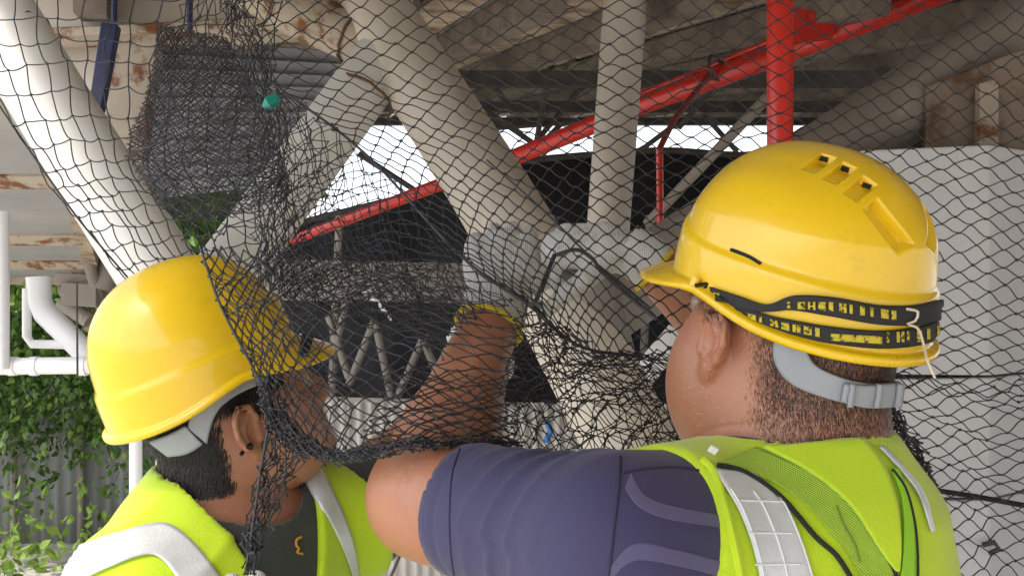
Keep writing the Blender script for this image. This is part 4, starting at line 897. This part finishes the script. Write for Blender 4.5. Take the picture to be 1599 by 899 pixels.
for x, y, r in ((388, 697, .0042), (380, 704, .0026)):
    h = hit(bvhead2, x, y, .002)
    if h: MB().tube([h[0]-h[1]*.003, h[0]+h[1]*.002, h[0]+h[1]*.004], [r*.7, r, r*.5], 12).build('ear_stud', M['metal'], wL, True)
HOL = Vector(HCL)+hfL[2]*.074-hfL[0]*.018
hatL, shellL = hat('hard_hat', HOL, hfL, 'plain glossy yellow hard hat tilted back, half under net, on left worker', None, .85, .140, .75)
bvhat2 = bvh_of(shellL)
bm = bmesh.new(); bmesh.ops.create_uvsphere(bm, u_segments=48, v_segments=32, radius=1.0)
pv_ = [THL(-.010+.103*q.co.x, .084*q.co.y, .002+.128*q.co.z) for q in bm.verts]; bm.verts.ensure_lookup_table(); bvprox = BVHTree.FromPolygons(pv_, [[q.index for q in ff.verts] for ff in bm.faces]); bm.free()
bvhead2 = bvprox
strip('head_band', bvhead2, [(412, 572), (360, 588), (325, 610), (302, 640), (294, 664)], [(414, 598), (375, 614), (345, 636), (332, 662), (326, 692)], M['grey_plastic'], hatL, .006, 40, 6, .004, 4)
strip('nape_band', bvhead2, [(292, 660), (270, 672), (240, 684)], [(320, 690), (298, 704), (270, 708)], M['grey_plastic'], hatL, .007, 24, 6, .005, 3)
strip('elastic_strap', bvhat2, [(430, 440), (462, 470), (470, 520), (462, 560)], [(452, 436), (482, 470), (490, 520), (480, 560)], M['strap'], hatL, .004, 40, 4, .002)
# ================================================================== NET
net = empty('safety_net', P(700, 100, 1.1), 'black knotted cord net draped over pipes, left helmet and raised forearm', 'net')
def csurf(ctrl, u, v):               # Catmull-Rom surface through a control lattice, u along a row, v down the rows (0..1)
    c = np.array(ctrl, float)
    def cr(p, t):                    # p: (m, ..., 3) ; t: (n,)
        m = len(p); x = t*(m-1); i = np.clip(x.astype(int), 0, m-2); w = (x-i).reshape(-1, *([1]*(p.ndim-1)))
        q = np.concatenate([(2*p[0]-p[1])[None], p, (2*p[-1]-p[-2])[None]]); a, b, cc, d = q[i], q[i+1], q[i+2], q[i+3]
        return .5*(2*b+(cc-a)*w+(2*a-5*b+4*cc-d)*w*w+(3*b-a-3*cc+d)*w**3)
    rows = cr(c, v)                  # (nv, m, 3)
    return cr(np.swapaxes(rows, 0, 1), u)  # (nu, nv, 3)
def netlayer(name, ctrl, nu, nv, seed, rad=.00085, jit=1.5, wav=5, wl=90, wave=.6, square=False, dj=.004, knots=True, sub=4, sag=0, skip=None):
    r = np.random.default_rng(seed)
    G = csurf(ctrl, np.linspace(0, 1, nu+1), np.linspace(0, 1, nv+1))
    for k in range(4):
        w = r.normal(size=2); w = w/np.linalg.norm(w)*2*math.pi/(wl*(.5+.5*k)); ph = r.uniform(0, 6.28, 3); x = G[..., 0]*w[0]+G[..., 1]*w[1]
        G = G+np.stack([np.sin(x+ph[0])*wav, np.sin(x+ph[1])*wav, np.sin(x+ph[2])*dj*1.2], -1)/(1+k*.5)
    G = G+r.normal(size=G.shape)*np.array([jit, jit, dj*.3])
    I, J = np.meshgrid(np.arange(nu+1), np.arange(nv+1), indexing='ij')
    if square: links = [((1, 0), np.ones_like(I, bool)), ((0, 1), np.ones_like(I, bool))]
    else: links = [((1, 1), (I+J) % 2 == 0), ((-1, 1), (I+J) % 2 == 0)]
    segsA, segsB = [], []
    for (di, dj_), m in links:
        ok = m & (I+di <= nu) & (I+di >= 0) & (J+dj_ <= nv); i, j = I[ok], J[ok]
        segsA.append(G[i, j]); segsB.append(G[i+di, j+dj_])
    A = np.concatenate(segsA); B = np.concatenate(segsB); n = len(A)
    if skip is not None:
        mid = (A+B)/2; kp = ~skip(mid[:, 0], mid[:, 1]); A, B = A[kp], B[kp]; n = len(A)
    t = np.linspace(0, 1, sub+1)[None, :, None]; d = B-A; s = t*t*(3-2*t)
    tt = t*(1-wave)+s*wave
    Q = np.concatenate([A[:, None, 0:1]+d[:, None, 0:1]*t, A[:, None, 1:2]+d[:, None, 1:2]*tt, A[:, None, 2:3]+d[:, None, 2:3]*t], -1)
    L = np.linalg.norm(d[:, :2], axis=1)[:, None, None]
    bow = r.normal(size=(n, 1, 1))*.05; pr = np.stack([-d[:, 1], d[:, 0]], 1)[:, None, :]
    Q[..., :2] += pr*bow*4*t*(1-t); Q[..., 1:2] += sag*L*4*t*(1-t)
    W = PA(Q); T_ = np.gradient(W, axis=1); T_ /= np.linalg.norm(T_, axis=-1, keepdims=True)+1e-9
    e1 = np.cross(T_, np.array([0, 1., 0])); e1 /= np.linalg.norm(e1, axis=-1, keepdims=True)+1e-9; e2 = np.cross(T_, e1)
    K = 3; ring = [W+rad*(e1*math.cos(2*math.pi*k/K)+e2*math.sin(2*math.pi*k/K)) for k in range(K)]
    V = np.stack(ring, 2).reshape(-1, 3); base = np.arange(n)[:, None]*(sub+1)*K; fl = []
    for a in range(sub):
        for k in range(K):
            fl.append(np.stack([base[:, 0]+a*K+k, base[:, 0]+a*K+(k+1) % K, base[:, 0]+(a+1)*K+(k+1) % K, base[:, 0]+(a+1)*K+k], 1))
    faces = np.concatenate(fl)
    if knots:
        kp = np.unique(np.round(np.concatenate([A, B]), 3), axis=0); kw = PA(kp); kr = rad*2.1
        ov = np.array([(1.3, 0, 0), (-1.3, 0, 0), (0, 1, 0), (0, -1, 0), (0, 0, 1), (0, 0, -1)])*kr
        rs_ = r.uniform(.7, 1.25, (len(kw), 1, 1)); kv = (kw[:, None]+ov[None]*rs_).reshape(-1, 3)
        of = np.array([(0, 2, 4, 4), (2, 1, 4, 4), (1, 3, 4, 4), (3, 0, 4, 4), (2, 0, 5, 5), (1, 2, 5, 5), (3, 1, 5, 5), (0, 3, 5, 5)])
        kf = (np.arange(len(kw))[:, None, None]*6+of[None]).reshape(-1, 4)+len(V); V = np.concatenate([V, kv])
        fs = faces.tolist()+[q[:3] for q in kf.tolist()]
    else: fs = faces.tolist()
    return mobj(name, V, fs, M['net'], net, True)
# open sheet, centre and right
A = [[(400, -60, 1.32), (640, -60, 1.3), (900, -60, 1.28), (1180, -60, 1.28), (1420, -60, 1.3), (1680, -60, 1.32)],
     [(422, 126, 1.22), (670, 110, 1.22), (920, 110, 1.2), (1180, 120, 1.22), (1430, 140, 1.26), (1680, 170, 1.3)],
     [(575, 246, 1.165), (750, 260, 1.11), (940, 255, 1.09), (1180, 270, 1.14), (1430, 300, 1.22), (1680, 340, 1.28)],
     [(714, 394, 1.055), (815, 402, 1.03), (960, 400, 1.04), (1180, 430, 1.10), (1430, 470, 1.20), (1680, 500, 1.26)],
     [(832, 484, 1.0), (890, 535, 1.01), (980, 560, 1.04), (1180, 580, 1.12), (1430, 610, 1.18), (1680, 640, 1.24)]]
netlayer('open_sheet', A, 54, 48, 1, .00092, .9, 2.2, 170, .8)
Bn = [[(1330, 560, 1.17), (1440, 590, 1.18), (1560, 600, 1.2), (1680, 600, 1.24)], [(1340, 680, 1.16), (1450, 690, 1.17), (1560, 700, 1.19), (1680, 705, 1.22)],
      [(1370, 800, 1.15), (1460, 810, 1.16), (1560, 815, 1.18), (1680, 820, 1.2)], [(1390, 960, 1.14), (1470, 960, 1.15), (1570, 960, 1.17), (1680, 960, 1.19)]]
netlayer('open_sheet', Bn, 16, 30, 2, .00088, 1.0, 4, 110, .75)
for k in range(3):
    netlayer('gathered_fold', [[(1355, 630, 1.13), (1385, 630, 1.13), (1410, 655, 1.13)], [(1390, 680, 1.13), (1412, 680, 1.13), (1440, 715, 1.13)], [(1430, 760, 1.13), (1446, 760, 1.13), (1462, 765, 1.13)], [(1450, 930, 1.13), (1468, 930, 1.13), (1480, 930, 1.13)]], 7, 22, 40+k, .00095, 2, 5, 50, .4)
# open square mesh over the leaning pipe
Cn = [[(-40, -40, 1.5), (60, -40, 1.48), (190, -40, 1.46), (330, -40, 1.42), (450, -40, 1.38)], [(-25, 100, 1.48), (75, 90, 1.47), (185, 90, 1.45), (300, 100, 1.42), (420, 110, 1.38)],
      [(55, 255, 1.46), (120, 240, 1.45), (190, 235, 1.44), (280, 235, 1.41), (390, 230, 1.38)], [(125, 345, 1.45), (180, 335, 1.44), (240, 330, 1.42), (310, 320, 1.4), (400, 310, 1.38)],
      [(205, 440, 1.44), (250, 430, 1.43), (290, 420, 1.42), (345, 410, 1.4), (420, 400, 1.38)]]
netlayer('open_sheet', Cn, 13, 15, 3, .00115, 2, 3, 120, .3, square=True, sag=.10)
# dense hanging veil, upper left
for k in range(3):
    Dv = [[(250, 46-4*k, 1.30-.01*k), (282, 46, 1.3), (318, 52, 1.29), (352, 62, 1.27)], [(228, 150, 1.3), (280, 140, 1.29), (340, 140, 1.28), (400, 140, 1.26)], [(197, 235, 1.3), (270, 240, 1.28), (350, 240, 1.26), (440, 240, 1.24)], [(255, 325, 1.29), (310, 345, 1.27), (375, 335, 1.25), (455, 300, 1.22)]]
    netlayer('dense_veil', Dv, 26+5*k, 56+7*k, 50+k, .00058, .8, 2.2, 120, .5, knots=False, sub=3)
for k in range(1):
    netlayer('loose_veil', [[(330, -40, 1.28), (380, -40, 1.27), (430, -40, 1.27)], [(250, 60, 1.27), (350, 90, 1.26), (440, 120, 1.24)], [(240, 260, 1.26), (370, 270, 1.22), (520, 230, 1.2)], [(280, 370, 1.22), (390, 370, 1.16), (560, 300, 1.16)]], 16, 22, 60+k, .0008, 2, 6, 100, .5)
# gathered rope-like bunch hanging from the top
for k in range(2):
    netlayer('gathered_fold', [[(335+6*k, -40, 1.26), (352+6*k, -40, 1.26), (372, -40, 1.26)], [(352, 40, 1.25), (375, 40, 1.25), (395, 40, 1.25)], [(385, 130, 1.22), (405, 130, 1.22), (430, 120, 1.22)], [(405, 220, 1.2), (425, 215, 1.2), (450, 200, 1.2)], [(395, 330, 1.16), (425, 330, 1.15), (460, 320, 1.15)], [(400, 440, 1.06), (430, 440, 1.05), (470, 430, 1.05)]], 9, 30, 70+k, .00068, 2, 5, 90, .4)
# crossing folds between the two helmets
for k in range(2):
    netlayer('dense_veil', [[(425, 130, 1.21), (500, 190, 1.19), (570, 240, 1.17), (640, 310, 1.13), (720, 400, 1.06), (800, 480, 1.0)], [(430, 240, 1.18), (480, 290, 1.16), (530, 330, 1.14), (590, 370, 1.1), (660, 430, 1.04), (740, 500, .99)],
                        [(420, 350, 1.13), (460, 370, 1.12), (510, 395, 1.1), (580, 430, 1.07), (640, 470, 1.03), (700, 520, .99)], [(400, 440, 1.05), (440, 455, 1.05), (490, 470, 1.05), (560, 490, 1.05), (620, 520, 1.02), (680, 560, .98)]], 30+3*k, 20+2*k, 80+k, .00068, 1.4, 5, 130, .4)
for k in range(2):
    netlayer('dense_veil', [[(440, 385, 1.07), (520, 395, 1.07), (600, 405, 1.06), (690, 400, 1.05)], [(450, 440, 1.06), (530, 440, 1.06), (620, 450, 1.05), (710, 455, 1.03)], [(470, 500, 1.05), (540, 505, 1.05), (620, 510, 1.04), (700, 520, 1.01)]], 22, 12, 100+k, .00072, 2, 6, 100, .3)
# sheet lying over the left helmet, the face and the raised forearm
Fn = [[(312, 384, 1.10), (362, 388, 1.06), (420, 390, 1.03), (500, 400, 1.02), (620, 420, 1.01), (800, 470, .985)], [(345, 480, 1.0), (392, 482, .985), (440, 486, .98), (510, 490, .98), (620, 500, .975), (805, 545, .965)],
      [(398, 580, .985), (428, 585, .975), (470, 592, .965), (535, 600, .95), (640, 600, .935), (805, 620, .95)], [(424, 670, .97), (452, 690, .955), (500, 708, .93), (560, 712, .90), (640, 694, .885), (810, 696, .93)]]
netlayer('front_sheet', Fn, 28, 26, 5, .00095, 1.2, 3, 120, .3)
netlayer('front_sheet', [[(q[0]+3, q[1]+8, q[2]+.006) for q in row[:4]] for row in Fn], 12, 26, 6, .0008, 1.5, 5, 110, .3)
netlayer('front_sheet', [[(605, 570, .925), (660, 572, .93), (720, 580, .94), (790, 590, .95)], [(590, 640, .915), (650, 640, .92), (720, 645, .93), (790, 650, .94)], [(560, 700, .90), (640, 692, .885), (720, 692, .905), (800, 694, .93)]], 14, 18, 7, .0008, 1.2, 3, 90, .3)
for k in range(3):
    netlayer('net_hem', [[(405, 600, .98), (440, 640, .965), (490, 690, .945), (550, 706, .91), (620, 690, .885), (700, 690, .90), (800, 690, .94)], [(418, 660, .972), (445, 690, .958), (500, 716, .93), (560, 720, .90), (640, 702, .882), (720, 697, .905), (810, 697, .945)]], 40, 5, 110+k, .00075, 3, 3, 50, .2)
for k in range(2):
    netlayer('net_tail', [[(402, 585, .975), (425, 610, .97), (460, 660, .955), (510, 700, .93)], [(415, 650, .97), (428, 665, .967), (452, 690, .96), (482, 708, .945)], [(405, 735, .965), (420, 735, .962), (440, 735, .96), (462, 730, .957)], [(390, 800, .955), (402, 800, .953), (415, 798, .952), (432, 795, .95)], [(381, 885, .935), (385, 890, .935), (390, 890, .935), (396, 886, .935)]], 11, 20, 120+k, .0008, 2.2, 4, 60, .1)
# folds right of the forearm, behind the sleeve
for k in range(3):
    netlayer('dense_veil', [[(815, 470, .995), (860, 510, 1.01), (930, 545, 1.03), (1000, 556, 1.04), (1075, 548, 1.05)], [(800, 520, .985), (870, 560, 1.0), (940, 580, 1.02), (1010, 590, 1.03), (1085, 600, 1.04)], [(790, 600, .98), (870, 610, .99), (950, 620, 1.01), (1020, 640, 1.03), (1090, 660, 1.03)], [(780, 700, .975), (870, 705, .985), (960, 710, 1.0), (1030, 715, 1.02), (1100, 725, 1.03)]], 22+2*k, 18+2*k, 130+k, .0007, 2.2, 8, 110, .35)
# drawn edges: doubled border cords
def cordp(name, pts, rad, par, m=M['net'], n=50):
    q = PA(resample(pts, n)); return MB().tube([Vector(a) for a in q], rad, 6).build(name, m, par, True)
cordp('border_cord', [(312, 384, 1.09), (345, 478, .995), (398, 580, .98), (420, 640, .97), (408, 730, .962), (385, 885, .935)], .0016, net)
cordp('border_cord', [(425, 130, 1.21), (570, 240, 1.17), (720, 400, 1.055), (830, 480, 1.0), (905, 540, 1.02), (1000, 556, 1.04)], .0018, net)
cordp('border_cord', [(-25, 130, 1.48), (60, 255, 1.46), (125, 345, 1.45), (205, 440, 1.44)], .0017, net)
cordp('border_cord', [(195, 245, 1.28), (280, 210, 1.27), (370, 170, 1.25)], .0016, net)
# tie cords held by the gripping hand
tc_ = empty('tie_cord', P(900, 400, 1.08), 'black tie cord looped from the gripping glove down to the net edge', 'cord')
cordp('cord_length', [(866, 398, 1.06), (850, 437, 1.03), (835, 474, .99)], .0026, tc_)
cordp('cord_length', [(868, 398, 1.06), (900, 390, 1.05), (925, 404, 1.05), (940, 425, 1.05), (985, 465, 1.05), (1025, 498, 1.04)], .0022, tc_)
cordp('cord_length', [(930, 412, 1.05), (975, 448, 1.05), (1015, 482, 1.045)], .0020, tc_)
cordp('cord_length', [(760, 250, 1.08), (850, 330, 1.06), (900, 380, 1.05), (930, 408, 1.05)], .0012, tc_)
cordp('cord_length', [(826, 478, .985), (836, 473, .985), (846, 480, .985)], .003, tc_)
tg = MB().tube([P(412, 166, 1.18), P(420, 161, 1.175), P(430, 155, 1.18), P(434, 152, 1.185)], [.003, .0085, .0075, .003], 12).build('plastic_tag', M['teal'], None, True)
tag(tg, 'small teal plastic tag caught in the net at upper left', 'tag')
sh_ = []
for k, (a, b) in enumerate((((566, 456, 1.03), (580, 455, 1.03)), ((578, 468, 1.03), (592, 470, 1.03)), ((592, 472, 1.02), (596, 484, 1.02)), ((596, 484, 1.02), (604, 486, 1.02)), ((606, 494, 1.02), (611, 500, 1.02)))):
    a_, b_ = P(*a), P(*b); sh_.append((a_, b_))
b = MB()
for a_, b_ in sh_: b.tube([a_, (a_+b_)/2+Vector((0, -.002, .001)), b_], [.0006, .0018, .0008], 6)
b = b.build('plastic_shred', M['shred'], None, True); tag(b, 'torn white plastic shred caught in the net between the helmets', 'shred')
